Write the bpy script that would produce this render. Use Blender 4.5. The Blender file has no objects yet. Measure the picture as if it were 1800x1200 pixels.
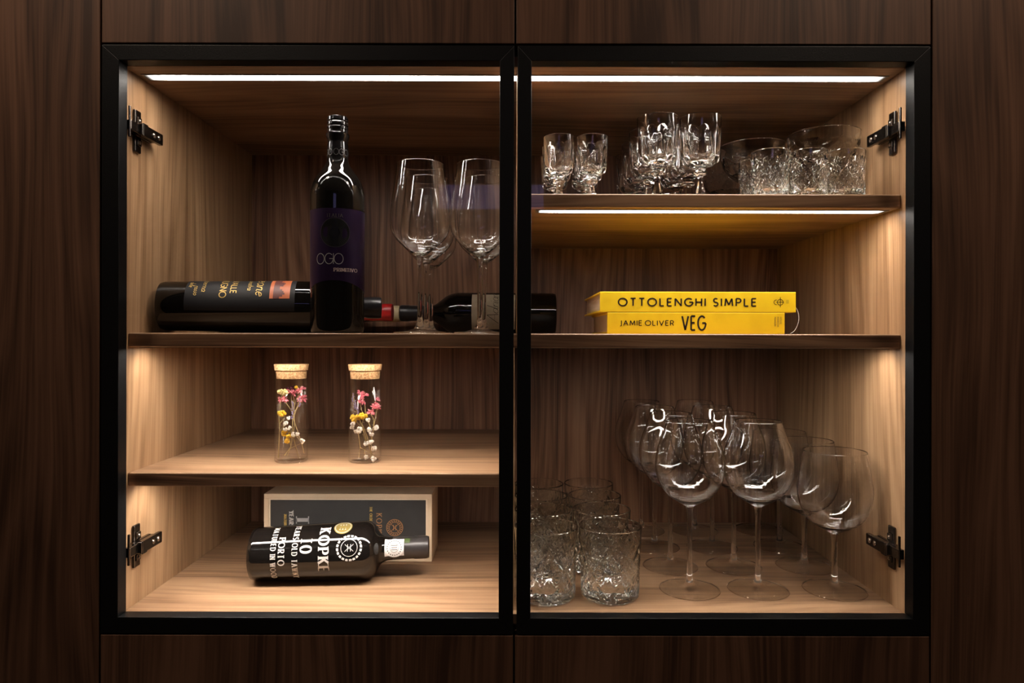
import bpy, bmesh, math, random
import numpy as np
from mathutils import Vector, Matrix

random.seed(7)
sc = bpy.context.scene
COL = sc.collection
PI = math.pi
CAM_Z = 1.35          # camera height above the room floor
DCAM = 0.902          # camera distance in front of the carcass front plane (Y = 0)

# ------------------------------------------------------------------ camera, world, light, exposure
cam_d = bpy.data.cameras.new('camera')
cam = bpy.data.objects.new('camera', cam_d)
COL.objects.link(cam)
cam.location = (0, -DCAM, CAM_Z)
cam.rotation_euler = (PI / 2, math.radians(-0.13), 0)
cam_d.sensor_width = 36.0
cam_d.lens = 24.0
cam_d.shift_x = -3 / 1800
cam_d.shift_y = -10 / 1800
cam_d.clip_start = 0.02
sc.camera = cam

world = bpy.data.worlds.new('world')
sc.world = world
world.use_nodes = True
world.node_tree.nodes['Background'].inputs[0].default_value = (0.5, 0.45, 0.42, 1)
world.node_tree.nodes['Background'].inputs[1].default_value = 0.004

STRIP_POWER = 80.0
ROOM_POWER = 58.0
sc.view_settings.view_transform = 'Standard'
sc.view_settings.look = 'None'
sc.view_settings.gamma = 1.0
sc.view_settings.use_curve_mapping = False
sc.view_settings.exposure = 0.0
sc.cycles.use_denoising = True
sc.cycles.use_adaptive_sampling = False
sc.cycles.use_guiding = True
sc.cycles.max_bounces = 24
sc.cycles.transmission_bounces = 24
sc.cycles.transparent_max_bounces = 48
sc.cycles.glossy_bounces = 8
sc.cycles.diffuse_bounces = 5
sc.cycles.sample_clamp_indirect = 40.0
sc.cycles.blur_glossy = 0.5


def P(px, py, Z):
    """a pixel of the photograph and a distance from the camera -> a point of the place"""
    return Vector(((px - 903) / 1200 * Z, Z - DCAM, CAM_Z + (590 - py) / 1200 * Z))


# ------------------------------------------------------------------ node helpers
def new_mat(name):
    m = bpy.data.materials.new(name)
    m.use_nodes = True
    nt = m.node_tree
    nt.nodes.clear()
    out = nt.nodes.new('ShaderNodeOutputMaterial')
    return m, nt, out


def principled(name, col, rough=0.5, metal=0.0, spec=0.5, coat=0.0, noise=None, bump=0.0, bscale=300):
    m, nt, out = new_mat(name)
    p = nt.nodes.new('ShaderNodeBsdfPrincipled')
    p.inputs['Base Color'].default_value = (*col, 1)
    p.inputs['Roughness'].default_value = rough
    p.inputs['Metallic'].default_value = metal
    p.inputs['Specular IOR Level'].default_value = spec
    p.inputs['Coat Weight'].default_value = coat
    nt.links.new(p.outputs[0], out.inputs[0])
    tc = nt.nodes.new('ShaderNodeTexCoord')
    if noise:
        n = nt.nodes.new('ShaderNodeTexNoise')
        n.inputs['Scale'].default_value = noise[0]
        n.inputs['Detail'].default_value = 4
        r = nt.nodes.new('ShaderNodeMix')
        r.data_type = 'RGBA'
        r.inputs[6].default_value = (*col, 1)
        r.inputs[7].default_value = (*noise[1], 1)
        rp = nt.nodes.new('ShaderNodeMapRange')
        rp.inputs[1].default_value = 0.4
        rp.inputs[2].default_value = 0.65
        nt.links.new(tc.outputs['Object'], n.inputs['Vector'])
        nt.links.new(n.outputs['Fac'], rp.inputs[0])
        nt.links.new(rp.outputs[0], r.inputs[0])
        nt.links.new(r.outputs[2], p.inputs['Base Color'])
    if bump:
        n2 = nt.nodes.new('ShaderNodeTexNoise')
        n2.inputs['Scale'].default_value = bscale
        b = nt.nodes.new('ShaderNodeBump')
        b.inputs['Strength'].default_value = bump
        b.inputs['Distance'].default_value = 0.001
        nt.links.new(tc.outputs['Object'], n2.inputs['Vector'])
        nt.links.new(n2.outputs['Fac'], b.inputs['Height'])
        nt.links.new(b.outputs[0], p.inputs['Normal'])
    return m


def walnut(name, along, seed, dark=(0.085, 0.040, 0.021), mid=(0.22, 0.118, 0.064), light=(0.34, 0.195, 0.110),
           rough=0.42, cath=1.0, across='X'):
    """walnut veneer: long fine streaks along one axis with slow cathedral figure"""
    m, nt, out = new_mat(name)
    N, L = nt.nodes, nt.links
    tc = N.new('ShaderNodeTexCoord')
    sep = N.new('ShaderNodeSeparateXYZ')
    L.new(tc.outputs['Object'], sep.inputs[0])
    a = sep.outputs[along]
    c = sep.outputs[across]
    # lay the veneer flat: u across the grain, v along it
    comb = N.new('ShaderNodeCombineXYZ')
    L.new(c, comb.inputs[0])
    L.new(a, comb.inputs[1])
    comb.inputs[2].default_value = seed
    def mapping(sx, sy):
        mp = N.new('ShaderNodeMapping')
        mp.inputs['Scale'].default_value = (sx, sy, 1)
        mp.inputs['Location'].default_value = (seed * 1.7, seed * 0.9, 0)
        L.new(comb.outputs[0], mp.inputs[0])
        return mp
    def noise(mp, detail=3, rough_=0.55, dist=0.0):
        n = N.new('ShaderNodeTexNoise')
        n.inputs['Scale'].default_value = 1
        n.inputs['Detail'].default_value = detail
        n.inputs['Roughness'].default_value = rough_
        n.inputs['Distortion'].default_value = dist
        L.new(mp.outputs[0], n.inputs['Vector'])
        return n
    def math_(op, x, y):
        q = N.new('ShaderNodeMath')
        q.operation = op
        for i, v in enumerate((x, y)):
            if isinstance(v, (int, float)):
                q.inputs[i].default_value = v
            else:
                L.new(v, q.inputs[i])
        return q.outputs[0]
    slow = noise(mapping(6.0, 0.9), 2, 0.5)          # wide wander
    # growth rings: a slow field multiplied up and folded gives arches and long lines
    field = math_('ADD', math_('MULTIPLY', slow.outputs['Fac'], 26 * cath), math_('MULTIPLY', c, 34))
    ring = math_('FRACT', field, 0)
    tri = math_('ABSOLUTE', math_('SUBTRACT', math_('MULTIPLY', ring, 2), 1), 0)
    # the whole figure drifts sideways along the board
    warp = math_('MULTIPLY', math_('SUBTRACT', slow.outputs['Fac'], 0.5), 0.11)
    comb2 = N.new('ShaderNodeCombineXYZ')
    L.new(math_('ADD', c, warp), comb2.inputs[0])
    L.new(a, comb2.inputs[1])
    comb2.inputs[2].default_value = seed
    comb = comb2
    med = noise(mapping(25, 0.9), 3, 0.6)
    m2 = noise(mapping(130, 2.2), 2, 0.5)
    fine = noise(mapping(340, 6.0), 2, 0.5)
    band = noise(mapping(9, 0.5), 1, 0.5)
    v = math_('ADD', math_('MULTIPLY', tri, 0.15), math_('MULTIPLY', med.outputs['Fac'], 0.72))
    v = math_('ADD', v, math_('MULTIPLY', m2.outputs['Fac'], 0.36))
    v = math_('ADD', v, math_('MULTIPLY', fine.outputs['Fac'], 0.46))
    v = math_('ADD', v, math_('MULTIPLY', band.outputs['Fac'], 0.46))
    v = math_('SUBTRACT', v, 0.58)
    ramp = N.new('ShaderNodeValToRGB')
    e = ramp.color_ramp.elements
    e[0].position, e[0].color = 0.30, (*dark, 1)
    e[1].position, e[1].color = 0.72, (*light, 1)
    k = e.new(0.50)
    k.color = (*mid, 1)
    L.new(v, ramp.inputs[0])
    p = N.new('ShaderNodeBsdfPrincipled')
    p.inputs['Roughness'].default_value = rough
    p.inputs['Specular IOR Level'].default_value = 0.35
    L.new(ramp.outputs[0], p.inputs['Base Color'])
    b = N.new('ShaderNodeBump')
    b.inputs['Strength'].default_value = 0.12
    b.inputs['Distance'].default_value = 0.0006
    L.new(fine.outputs['Fac'], b.inputs['Height'])
    L.new(b.outputs[0], p.inputs['Normal'])
    L.new(p.outputs[0], out.inputs[0])
    return m


def thin_glass(name, tint=(1, 1, 1), rough=0.0, f0=0.045, graze=0.7):
    """thin-walled clear glass: straight-through light plus a mirror share that grows at grazing angles"""
    m, nt, out = new_mat(name)
    N, L = nt.nodes, nt.links
    g = N.new('ShaderNodeNewGeometry')
    d = N.new('ShaderNodeVectorMath')
    d.operation = 'DOT_PRODUCT'
    L.new(g.outputs['Normal'], d.inputs[0])
    L.new(g.outputs['Incoming'], d.inputs[1])
    prev = d.outputs['Value']
    for op, b in (('ABSOLUTE', 0), ('SUBTRACT', None), ('POWER', 5), ('MULTIPLY', graze), ('ADD', f0)):
        q = N.new('ShaderNodeMath')
        q.operation = op
        q.use_clamp = op in ('SUBTRACT', 'ADD')
        if op == 'SUBTRACT':
            q.inputs[0].default_value = 1
            L.new(prev, q.inputs[1])
        else:
            L.new(prev, q.inputs[0])
            q.inputs[1].default_value = b
        prev = q.outputs[0]
    t = N.new('ShaderNodeBsdfTransparent')
    t.inputs[0].default_value = (*tint, 1)
    gl = N.new('ShaderNodeBsdfGlossy')
    gl.inputs['Roughness'].default_value = rough
    mx = N.new('ShaderNodeMixShader')
    L.new(prev, mx.inputs[0])
    L.new(t.outputs[0], mx.inputs[1])
    L.new(gl.outputs[0], mx.inputs[2])
    L.new(mx.outputs[0], out.inputs[0])
    return m


def solid_glass(name, tint=(1, 1, 1), ior=1.5, clear=0.3):
    m, nt, out = new_mat(name)
    N, L = nt.nodes, nt.links
    g = N.new('ShaderNodeBsdfGlass')
    g.inputs['Color'].default_value = (*tint, 1)
    g.inputs['IOR'].default_value = ior
    g.inputs['Roughness'].default_value = 0.0
    L.new(g.outputs[0], out.inputs[0])
    return m


def led(name, power):
    """light strip behind a milky diffuser: single diodes glow a little through it"""
    m, nt, out = new_mat(name)
    N, L = nt.nodes, nt.links
    tc = N.new('ShaderNodeTexCoord')
    w = N.new('ShaderNodeTexWave')
    w.bands_direction = 'X'
    w.inputs['Scale'].default_value = 22
    mr = N.new('ShaderNodeMapRange')
    mr.inputs[3].default_value = 0.8 * power
    mr.inputs[4].default_value = 1.2 * power
    e = N.new('ShaderNodeEmission')
    e.inputs[0].default_value = (1.0, 0.92, 0.83, 1)
    L.new(tc.outputs['Object'], w.inputs['Vector'])
    L.new(w.outputs['Fac'], mr.inputs[0])
    # the first diode sits a little way in from each end
    sp = N.new('ShaderNodeSeparateXYZ')
    L.new(tc.outputs['Generated'], sp.inputs[0])
    ends = N.new('ShaderNodeMath')
    ends.operation = 'PINGPONG'
    ends.inputs[1].default_value = 0.5
    L.new(sp.outputs[0], ends.inputs[0])
    fd = N.new('ShaderNodeMapRange')
    fd.interpolation_type = 'SMOOTHSTEP'
    fd.inputs[1].default_value = 0.0
    fd.inputs[2].default_value = 0.035
    fd.inputs[3].default_value = 0.004
    L.new(ends.outputs[0], fd.inputs[0])
    mm = N.new('ShaderNodeMath')
    mm.operation = 'MULTIPLY'
    L.new(mr.outputs[0], mm.inputs[0])
    L.new(fd.outputs[0], mm.inputs[1])
    # the channel and its lens throw the light forward: intensity falls off towards the sides
    g = N.new('ShaderNodeNewGeometry')
    dt = N.new('ShaderNodeVectorMath')
    dt.operation = 'DOT_PRODUCT'
    L.new(g.outputs['Normal'], dt.inputs[0])
    L.new(g.outputs['Incoming'], dt.inputs[1])
    ab = N.new('ShaderNodeMath')
    ab.operation = 'ABSOLUTE'
    L.new(dt.outputs['Value'], ab.inputs[0])
    pw = N.new('ShaderNodeMath')
    pw.operation = 'POWER'
    pw.inputs[1].default_value = 0.6
    L.new(ab.outputs[0], pw.inputs[0])
    m3 = N.new('ShaderNodeMath')
    m3.operation = 'MULTIPLY'
    L.new(mm.outputs[0], m3.inputs[0])
    L.new(pw.outputs[0], m3.inputs[1])
    L.new(m3.outputs[0], e.inputs[1])
    L.new(e.outputs[0], out.inputs[0])
    return m


M = {}
M['side'] = walnut('walnut_side', 'Z', 3.1, across='Y', light=(0.44, 0.270, 0.148), mid=(0.33, 0.192, 0.100), dark=(0.20, 0.108, 0.052), cath=0.5)
M['back'] = walnut('walnut_back', 'Z', 8.4, cath=0.8, dark=(0.085, 0.036, 0.020), mid=(0.215, 0.104, 0.057), light=(0.33, 0.172, 0.098))
M['shelf'] = walnut('walnut_shelf', 'X', 5.3, across='Y', cath=0.6, dark=(0.15, 0.078, 0.042), mid=(0.28, 0.160, 0.088), light=(0.38, 0.230, 0.13))
M['edge'] = walnut('walnut_edge', 'X', 2.2, across='Z', cath=0.4)
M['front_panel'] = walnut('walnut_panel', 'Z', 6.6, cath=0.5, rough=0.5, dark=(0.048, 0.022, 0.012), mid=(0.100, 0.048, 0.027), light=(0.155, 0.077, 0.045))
M['black'] = principled('black_metal', (0.004, 0.004, 0.0045), 0.45, 0.0, 0.22, bump=0.15, bscale=900)
M['black_edge'] = principled('black_edge_metal', (0.05, 0.047, 0.045), 0.35, 0.6)
M['hinge'] = principled('dark_nickel', (0.15, 0.13, 0.115), 0.24, 1.0)
M['screw'] = principled('bright_nickel', (0.75, 0.68, 0.6), 0.25, 1.0)
M['alu'] = principled('strip_profile', (0.25, 0.23, 0.21), 0.4, 0.8)
M['led'] = led('light_strip', STRIP_POWER)
M['pane'] = thin_glass('pane_glass', (0.985, 0.985, 0.985), f0=0.02)
M['thin'] = solid_glass('blown_crystal', (1, 1, 1), 1.5)
M['foot'] = thin_glass('foot_crystal', (0.995, 0.995, 0.99), f0=0.05, graze=0.6)
M['tube'] = thin_glass('tube_glass', (0.995, 0.995, 0.99), f0=0.04)
M['solid'] = solid_glass('solid_crystal', (0.998, 0.998, 0.995), 1.5, 0.35)
M['cut'] = solid_glass('cut_glass', (0.992, 0.996, 0.990), 1.5, 0.5)
M['crystal'] = solid_glass('lead_crystal', (0.998, 0.996, 0.994), 1.52, 0.42)
M['bottle'] = principled('dark_bottle_glass', (0.004, 0.0035, 0.003), 0.045, 0, 0.5)
M['port_bottle'] = principled('black_port_glass', (0.006, 0.005, 0.0045), 0.07, 0, 0.55)
M['capsule_black'] = principled('black_capsule', (0.014, 0.013, 0.015), 0.33, 0, 0.5)
M['cap_gloss'] = principled('glossy_black_cap', (0.006, 0.005, 0.005), 0.12, 0, 0.6)
M['capsule_grey'] = principled('grey_capsule', (0.035, 0.03, 0.03), 0.36, 0.2)
M['capsule_red'] = principled('red_capsule', (0.42, 0.012, 0.012), 0.35)
M['capsule_cream'] = principled('cream_capsule', (0.55, 0.44, 0.26), 0.4)
M['label_purple'] = principled('purple_foil_label', (0.024, 0.009, 0.044), 0.34, 0.5)
M['label_dark'] = principled('charcoal_paper_label', (0.010, 0.0095, 0.0115), 0.6, 0.0, 0.3)
M['label_cream'] = principled('cream_paper_label', (0.52, 0.43, 0.30), 0.7, noise=(60, (0.46, 0.37, 0.25)))
M['label_orange'] = principled('orange_print', (0.62, 0.16, 0.055), 0.5)
M['maroon'] = principled('maroon_print', (0.14, 0.035, 0.03), 0.5)
M['disc_black'] = principled('black_gloss_print', (0.002, 0.002, 0.002), 0.35)
M['silver'] = principled('silver_print', (0.45, 0.44, 0.44), 0.4, 0.3)
M['grey_ink'] = principled('grey_ink', (0.10, 0.095, 0.09), 0.5)
M['gold'] = principled('gold_print', (0.60, 0.40, 0.11), 0.4, 0.3)
M['copper'] = principled('copper_print', (0.52, 0.25, 0.10), 0.4, 0.3)
M['white_ink'] = principled('white_print', (0.55, 0.52, 0.49), 0.5)
M['pink_ink'] = principled('pale_pink_ink', (0.5, 0.38, 0.36), 0.5)
M['ink'] = principled('dark_ink', (0.016, 0.010, 0.006), 0.7, 0.0, 0.2)
M['olive'] = principled('olive_gold_print', (0.27, 0.20, 0.05), 0.4, 0.3)
M['seal'] = principled('white_paper_seal', (0.70, 0.68, 0.66), 0.6)
M['green'] = principled('green_print', (0.05, 0.08, 0.02), 0.5)
M['pine'] = principled('pine_wood', (0.60, 0.45, 0.30), 0.55, noise=(9, (0.68, 0.53, 0.37)))
M['pine_ply'] = principled('pale_ply', (0.72, 0.58, 0.42), 0.55)
M['lid'] = principled('charcoal_lid', (0.028, 0.026, 0.025), 0.6, noise=(30, (0.034, 0.032, 0.031)))
M['yellow'] = principled('yellow_cover', (0.78, 0.53, 0.006), 0.45, noise=(40, (0.72, 0.48, 0.005)))
M['pages'] = principled('book_pages', (0.56, 0.47, 0.37), 0.8)
M['ribbon'] = principled('cream_ribbon', (0.62, 0.56, 0.50), 0.6)
M['cork'] = principled('cork', (0.50, 0.30, 0.14), 0.85, noise=(420, (0.27, 0.13, 0.05)), bump=0.5, bscale=500)
M['stem'] = principled('dry_stem', (0.42, 0.30, 0.13), 0.7)
M['f_pink'] = principled('pink_petal', (0.72, 0.13, 0.19), 0.7, noise=(300, (0.80, 0.30, 0.32)))
M['f_yellow'] = principled('yellow_petal', (0.80, 0.50, 0.02), 0.7, noise=(300, (0.62, 0.33, 0.01)))
M['f_cream'] = principled('cream_petal', (0.70, 0.58, 0.25), 0.7)
M['f_white'] = principled('white_petal', (0.78, 0.72, 0.64), 0.7)
M['f_lav'] = principled('lavender_bud', (0.30, 0.24, 0.46), 0.7, noise=(400, (0.18, 0.13, 0.28)))
M['f_plum'] = principled('plum_petal', (0.18, 0.03, 0.08), 0.7)
M['room_wall'] = principled('room_plaster', (0.12, 0.11, 0.10), 0.8, noise=(3, (0.13, 0.12, 0.11)))
M['room_floor'] = principled('room_floor_oak', (0.14, 0.09, 0.06), 0.5, noise=(5, (0.11, 0.07, 0.045)))
M['room_ceiling'] = principled('room_ceiling_paint', (0.3, 0.3, 0.3), 0.8, noise=(3, (0.28, 0.28, 0.28)))


# ------------------------------------------------------------------ object helpers
def link(o, parent=None):
    COL.objects.link(o)
    if parent is not None:
        o.parent = parent
    return o


def mesh_obj(name, verts, faces, mat, parent=None, smooth=False, angle=None, mats=None, fmat=None):
    me = bpy.data.meshes.new(name)
    me.from_pydata([tuple(v) for v in verts], [], faces)
    for mm in (mats or [mat]):
        me.materials.append(mm)
    if fmat is not None:
        me.polygons.foreach_set('material_index', fmat)
    if smooth:
        me.polygons.foreach_set('use_smooth', [True] * len(me.polygons))
        if angle:
            me.set_sharp_from_angle(angle=math.radians(angle))
    me.update()
    return link(bpy.data.objects.new(name, me), parent)


def bm_obj(name, bm, mat, parent=None, smooth=False, angle=None):
    me = bpy.data.meshes.new(name)
    bm.to_mesh(me)
    bm.free()
    me.materials.append(mat)
    if smooth:
        me.polygons.foreach_set('use_smooth', [True] * len(me.polygons))
        if angle:
            me.set_sharp_from_angle(angle=math.radians(angle))
    return link(bpy.data.objects.new(name, me), parent)


def box_bm(bm, x0, x1, y0, y1, z0, z1, bevel=0.0, seg=2):
    vs = [bm.verts.new(c) for c in ((x0, y0, z0), (x1, y0, z0), (x1, y1, z0), (x0, y1, z0),
                                    (x0, y0, z1), (x1, y0, z1), (x1, y1, z1), (x0, y1, z1))]
    fs = [bm.faces.new([vs[i] for i in f]) for f in ((3, 2, 1, 0), (4, 5, 6, 7), (0, 1, 5, 4), (1, 2, 6, 5), (2, 3, 7, 6), (3, 0, 4, 7))]
    if bevel:
        ed = list({e for f in fs for e in f.edges})
        bmesh.ops.bevel(bm, geom=ed, offset=bevel, segments=seg, affect='EDGES', profile=0.5)


def box(name, x0, x1, y0, y1, z0, z1, mat, parent=None, bevel=0.0, seg=2):
    bm = bmesh.new()
    box_bm(bm, x0, x1, y0, y1, z0, z1, bevel, seg)
    return bm_obj(name, bm, mat, parent)


def tag(o, label=None, cat=None, group=None, kind=None):
    for k, v in (('label', label), ('category', cat), ('group', group), ('kind', kind)):
        if v:
            o[k] = v
    return o


def thing(name, label, cat, loc=(0, 0, 0), group=None):
    o = bpy.data.objects.new(name, None)
    o.empty_display_size = 0.02
    o.location = loc
    link(o)
    return tag(o, label, cat, group)


def copy_tree(o, parent=None):
    c = o.copy()
    link(c)
    if parent is not None:
        c.parent = parent
    for ch in list(o.children):
        copy_tree(ch, c)
    return c


def lathe(name, prof, mat, parent=None, seg=64, disp=None, smooth=True, angle=35, close=False, inner=None, inner_mat=None):
    """surface of revolution about Z; a profile point at r = 0 is one vertex; disp(theta array, r, z, index) -> new r"""
    verts, rows = [], []
    th = np.linspace(0, 2 * PI, seg, endpoint=False)
    sn, cs = np.sin(th), -np.cos(th)
    for i, (r, z) in enumerate(prof):
        if r < 1e-7:
            rows.append([len(verts)])
            verts.append((0, 0, z))
        else:
            rr = np.full(seg, r)
            if disp:
                rr = disp(th, r, z, i)
            rows.append(list(range(len(verts), len(verts) + seg)))
            verts.extend(zip((rr * sn).tolist(), (rr * cs).tolist(), [z] * seg))
    faces = []
    pairs = list(zip(rows, rows[1:])) + ([(rows[-1], rows[0])] if close else [])
    for a, b in pairs:
        if len(a) == 1 and len(b) == 1:
            continue
        for k in range(seg):
            k2 = (k + 1) % seg
            if len(a) == 1:
                faces.append((a[0], b[k2], b[k]))
            elif len(b) == 1:
                faces.append((a[k], a[k2], b[0]))
            else:
                faces.append((a[k], a[k2], b[k2], b[k]))
    if inner is None:
        return mesh_obj(name, verts, faces, mat, parent, smooth, angle)
    return mesh_obj(name, verts, faces, mat, parent, smooth, angle, )


def smooth_prof(pts, n=6):
    """Catmull-Rom through the points"""
    out = []
    p = [pts[0]] + list(pts) + [pts[-1]]
    for i in range(1, len(p) - 2):
        for k in range(n):
            t = k / n
            q = []
            for a in (0, 1):
                p0, p1, p2, p3 = p[i - 1][a], p[i][a], p[i + 1][a], p[i + 2][a]
                q.append(0.5 * (2 * p1 + (p2 - p0) * t + (2 * p0 - 5 * p1 + 4 * p2 - p3) * t * t + (3 * p1 - p0 - 3 * p2 + p3) * t ** 3))
            out.append((max(q[0], 0), q[1]))
    out.append(tuple(pts[-1]))
    return out


def tube_pts(bm, pts, r0, r1=None, seg=6):
    """a round bar along points, tapering"""
    r1 = r0 if r1 is None else r1
    rings = []
    n = len(pts)
    for i, p in enumerate(pts):
        p = Vector(p)
        d = (Vector(pts[min(i + 1, n - 1)]) - Vector(pts[max(i - 1, 0)])).normalized()
        u = d.orthogonal().normalized()
        v = d.cross(u)
        r = r0 + (r1 - r0) * i / max(n - 1, 1)
        rings.append([bm.verts.new(p + (u * math.cos(2 * PI * k / seg) + v * math.sin(2 * PI * k / seg)) * r) for k in range(seg)])
    for a, b in zip(rings, rings[1:]):
        for k in range(seg):
            bm.faces.new((a[k], a[(k + 1) % seg], b[(k + 1) % seg], b[k]))
    bm.faces.new(rings[0][::-1])
    bm.faces.new(rings[-1])


# ------------------------------------------------------------------ drawn lettering
def arc(cx, cy, rx, ry, a0, a1, n=12):
    return [(cx + rx * math.cos(math.radians(a0 + (a1 - a0) * i / n)), cy + ry * math.sin(math.radians(a0 + (a1 - a0) * i / n))) for i in range(n + 1)]


GLYPH = {
    'A': (0.80, [[(0, 0), (0.4, 1)], [(0.4, 1), (0.8, 0)], [(0.14, 0.33), (0.66, 0.33)]]),
    'B': (0.60, [[(0, 0), (0, 1)], [(0, 1), (0.25, 1)] + arc(0.28, 0.76, 0.25, 0.24, 90, -90) + [(0, 0.52)], [(0, 0.52), (0.28, 0.52)] + arc(0.30, 0.26, 0.28, 0.26, 90, -90) + [(0, 0)]]),
    'C': (0.80, [arc(0.46, 0.5, 0.46, 0.5, 48, 312, 18)]),
    'D': (0.74, [[(0, 0), (0, 1)], [(0, 1), (0.22, 1)] + arc(0.24, 0.5, 0.50, 0.5, 90, -90, 16) + [(0, 0)]]),
    'E': (0.50, [[(0, 0), (0, 1)], [(0, 1), (0.5, 1)], [(0, 0.52), (0.44, 0.52)], [(0, 0), (0.5, 0)]]),
    'F': (0.48, [[(0, 0), (0, 1)], [(0, 1), (0.48, 1)], [(0, 0.52), (0.42, 0.52)]]),
    'G': (0.90, [arc(0.48, 0.5, 0.48, 0.5, 45, 360, 20), [(0.96, 0.5), (0.52, 0.5)]]),
    'H': (0.66, [[(0, 0), (0, 1)], [(0.66, 0), (0.66, 1)], [(0, 0.52), (0.66, 0.52)]]),
    'I': (0.0, [[(0, 0), (0, 1)]]),
    'J': (0.30, [[(0.28, 1), (0.28, 0.1)] + arc(0.1, 0.06, 0.18, 0.2, 0, -110, 6)]),
    'K': (0.62, [[(0, 0), (0, 1)], [(0.58, 1), (0.02, 0.42)], [(0.20, 0.60), (0.62, 0)]]),
    'L': (0.46, [[(0, 0), (0, 1)], [(0, 0), (0.46, 0)]]),
    'M': (0.90, [[(0, 0), (0.10, 1)], [(0.10, 1), (0.45, 0.15)], [(0.45, 0.15), (0.80, 1)], [(0.80, 1), (0.90, 0)]]),
    'N': (0.70, [[(0, 0), (0, 1)], [(0, 1), (0.7, 0)], [(0.7, 0), (0.7, 1)]]),
    'O': (1.00, [arc(0.5, 0.5, 0.5, 0.5, 0, 360, 26)]),
    'P': (0.54, [[(0, 0), (0, 1)], [(0, 1), (0.25, 1)] + arc(0.27, 0.73, 0.27, 0.27, 90, -90) + [(0, 0.46)]]),
    'Q': (1.00, [arc(0.5, 0.5, 0.5, 0.5, 0, 360, 26), [(0.6, 0.25), (0.95, -0.05)]]),
    'R': (0.56, [[(0, 0), (0, 1)], [(0, 1), (0.25, 1)] + arc(0.27, 0.73, 0.27, 0.27, 90, -90) + [(0, 0.46)], [(0.26, 0.46), (0.56, 0)]]),
    'S': (0.52, [arc(0.27, 0.75, 0.23, 0.25, 40, 270, 12)[:-1] + arc(0.26, 0.25, 0.26, 0.25, 90, -145, 12)]),
    'T': (0.60, [[(0.3, 0), (0.3, 1)], [(0, 1), (0.6, 1)]]),
    'U': (0.66, [[(0, 1), (0, 0.33)] + arc(0.33, 0.33, 0.33, 0.33, 180, 360) + [(0.66, 1)]]),
    'V': (0.76, [[(0, 1), (0.38, 0)], [(0.38, 0), (0.76, 1)]]),
    'W': (1.10, [[(0, 1), (0.28, 0)], [(0.28, 0), (0.55, 1)], [(0.55, 1), (0.82, 0)], [(0.82, 0), (1.1, 1)]]),
    'X': (0.70, [[(0, 0), (0.7, 1)], [(0, 1), (0.7, 0)]]),
    'Y': (0.70, [[(0, 1), (0.35, 0.5)], [(0.7, 1), (0.35, 0.5)], [(0.35, 0.5), (0.35, 0)]]),
    'Z': (0.60, [[(0, 1), (0.6, 1)], [(0.6, 1), (0, 0)], [(0, 0), (0.6, 0)]]),
    '0': (0.62, [arc(0.31, 0.5, 0.31, 0.5, 0, 360, 22)]),
    '1': (0.20, [[(0.1, 0), (0.1, 1)]]),
    '&': (0.70, [[(0.7, 0.0), (0.2, 0.72)] + arc(0.33, 0.82, 0.16, 0.17, 200, -20, 8) + [(0.1, 0.4)] + arc(0.27, 0.24, 0.24, 0.24, 150, 330, 10) + [(0.68, 0.45)]]),
    # running script
    'a': (0.50, [arc(0.22, 0.22, 0.20, 0.22, 20, 380, 12), [(0.43, 0.42), (0.43, 0.06), (0.55, 0.0)]]),
    'd': (0.50, [arc(0.22, 0.22, 0.20, 0.22, 20, 380, 12), [(0.43, 1.0), (0.43, 0.06), (0.55, 0.0)]]),
    'r': (0.36, [[(0, 0.40), (0.08, 0.42), (0.08, 0.0)], [(0.08, 0.28), (0.2, 0.42), (0.36, 0.40)]]),
    'i': (0.18, [[(0.06, 0.42), (0.06, 0.05), (0.2, 0.0)], [(0.08, 0.60), (0.08, 0.66)]]),
    'n': (0.48, [[(0.05, 0.42), (0.05, 0.0)], [(0.05, 0.28), (0.18, 0.42), (0.34, 0.38), (0.36, 0.05), (0.5, 0.0)]]),
    'o': (0.46, [arc(0.22, 0.21, 0.20, 0.21, 0, 360, 12)]),
    'e': (0.44, [[(0.04, 0.2)] + arc(0.2, 0.21, 0.18, 0.21, 20, 320, 10)]),
    'l': (0.22, [[(0.06, 0.3), (0.2, 0.85), (0.12, 0.98), (0.04, 0.7), (0.06, 0.1), (0.2, 0.0)]]),
    't': (0.30, [[(0.12, 0.85), (0.1, 0.05), (0.28, 0.0)], [(0, 0.5), (0.3, 0.5)]]),
    's': (0.34, [[(0.02, 0.02), (0.2, 0.0), (0.26, 0.14), (0.1, 0.28), (0.22, 0.46)]]),
}


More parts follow.
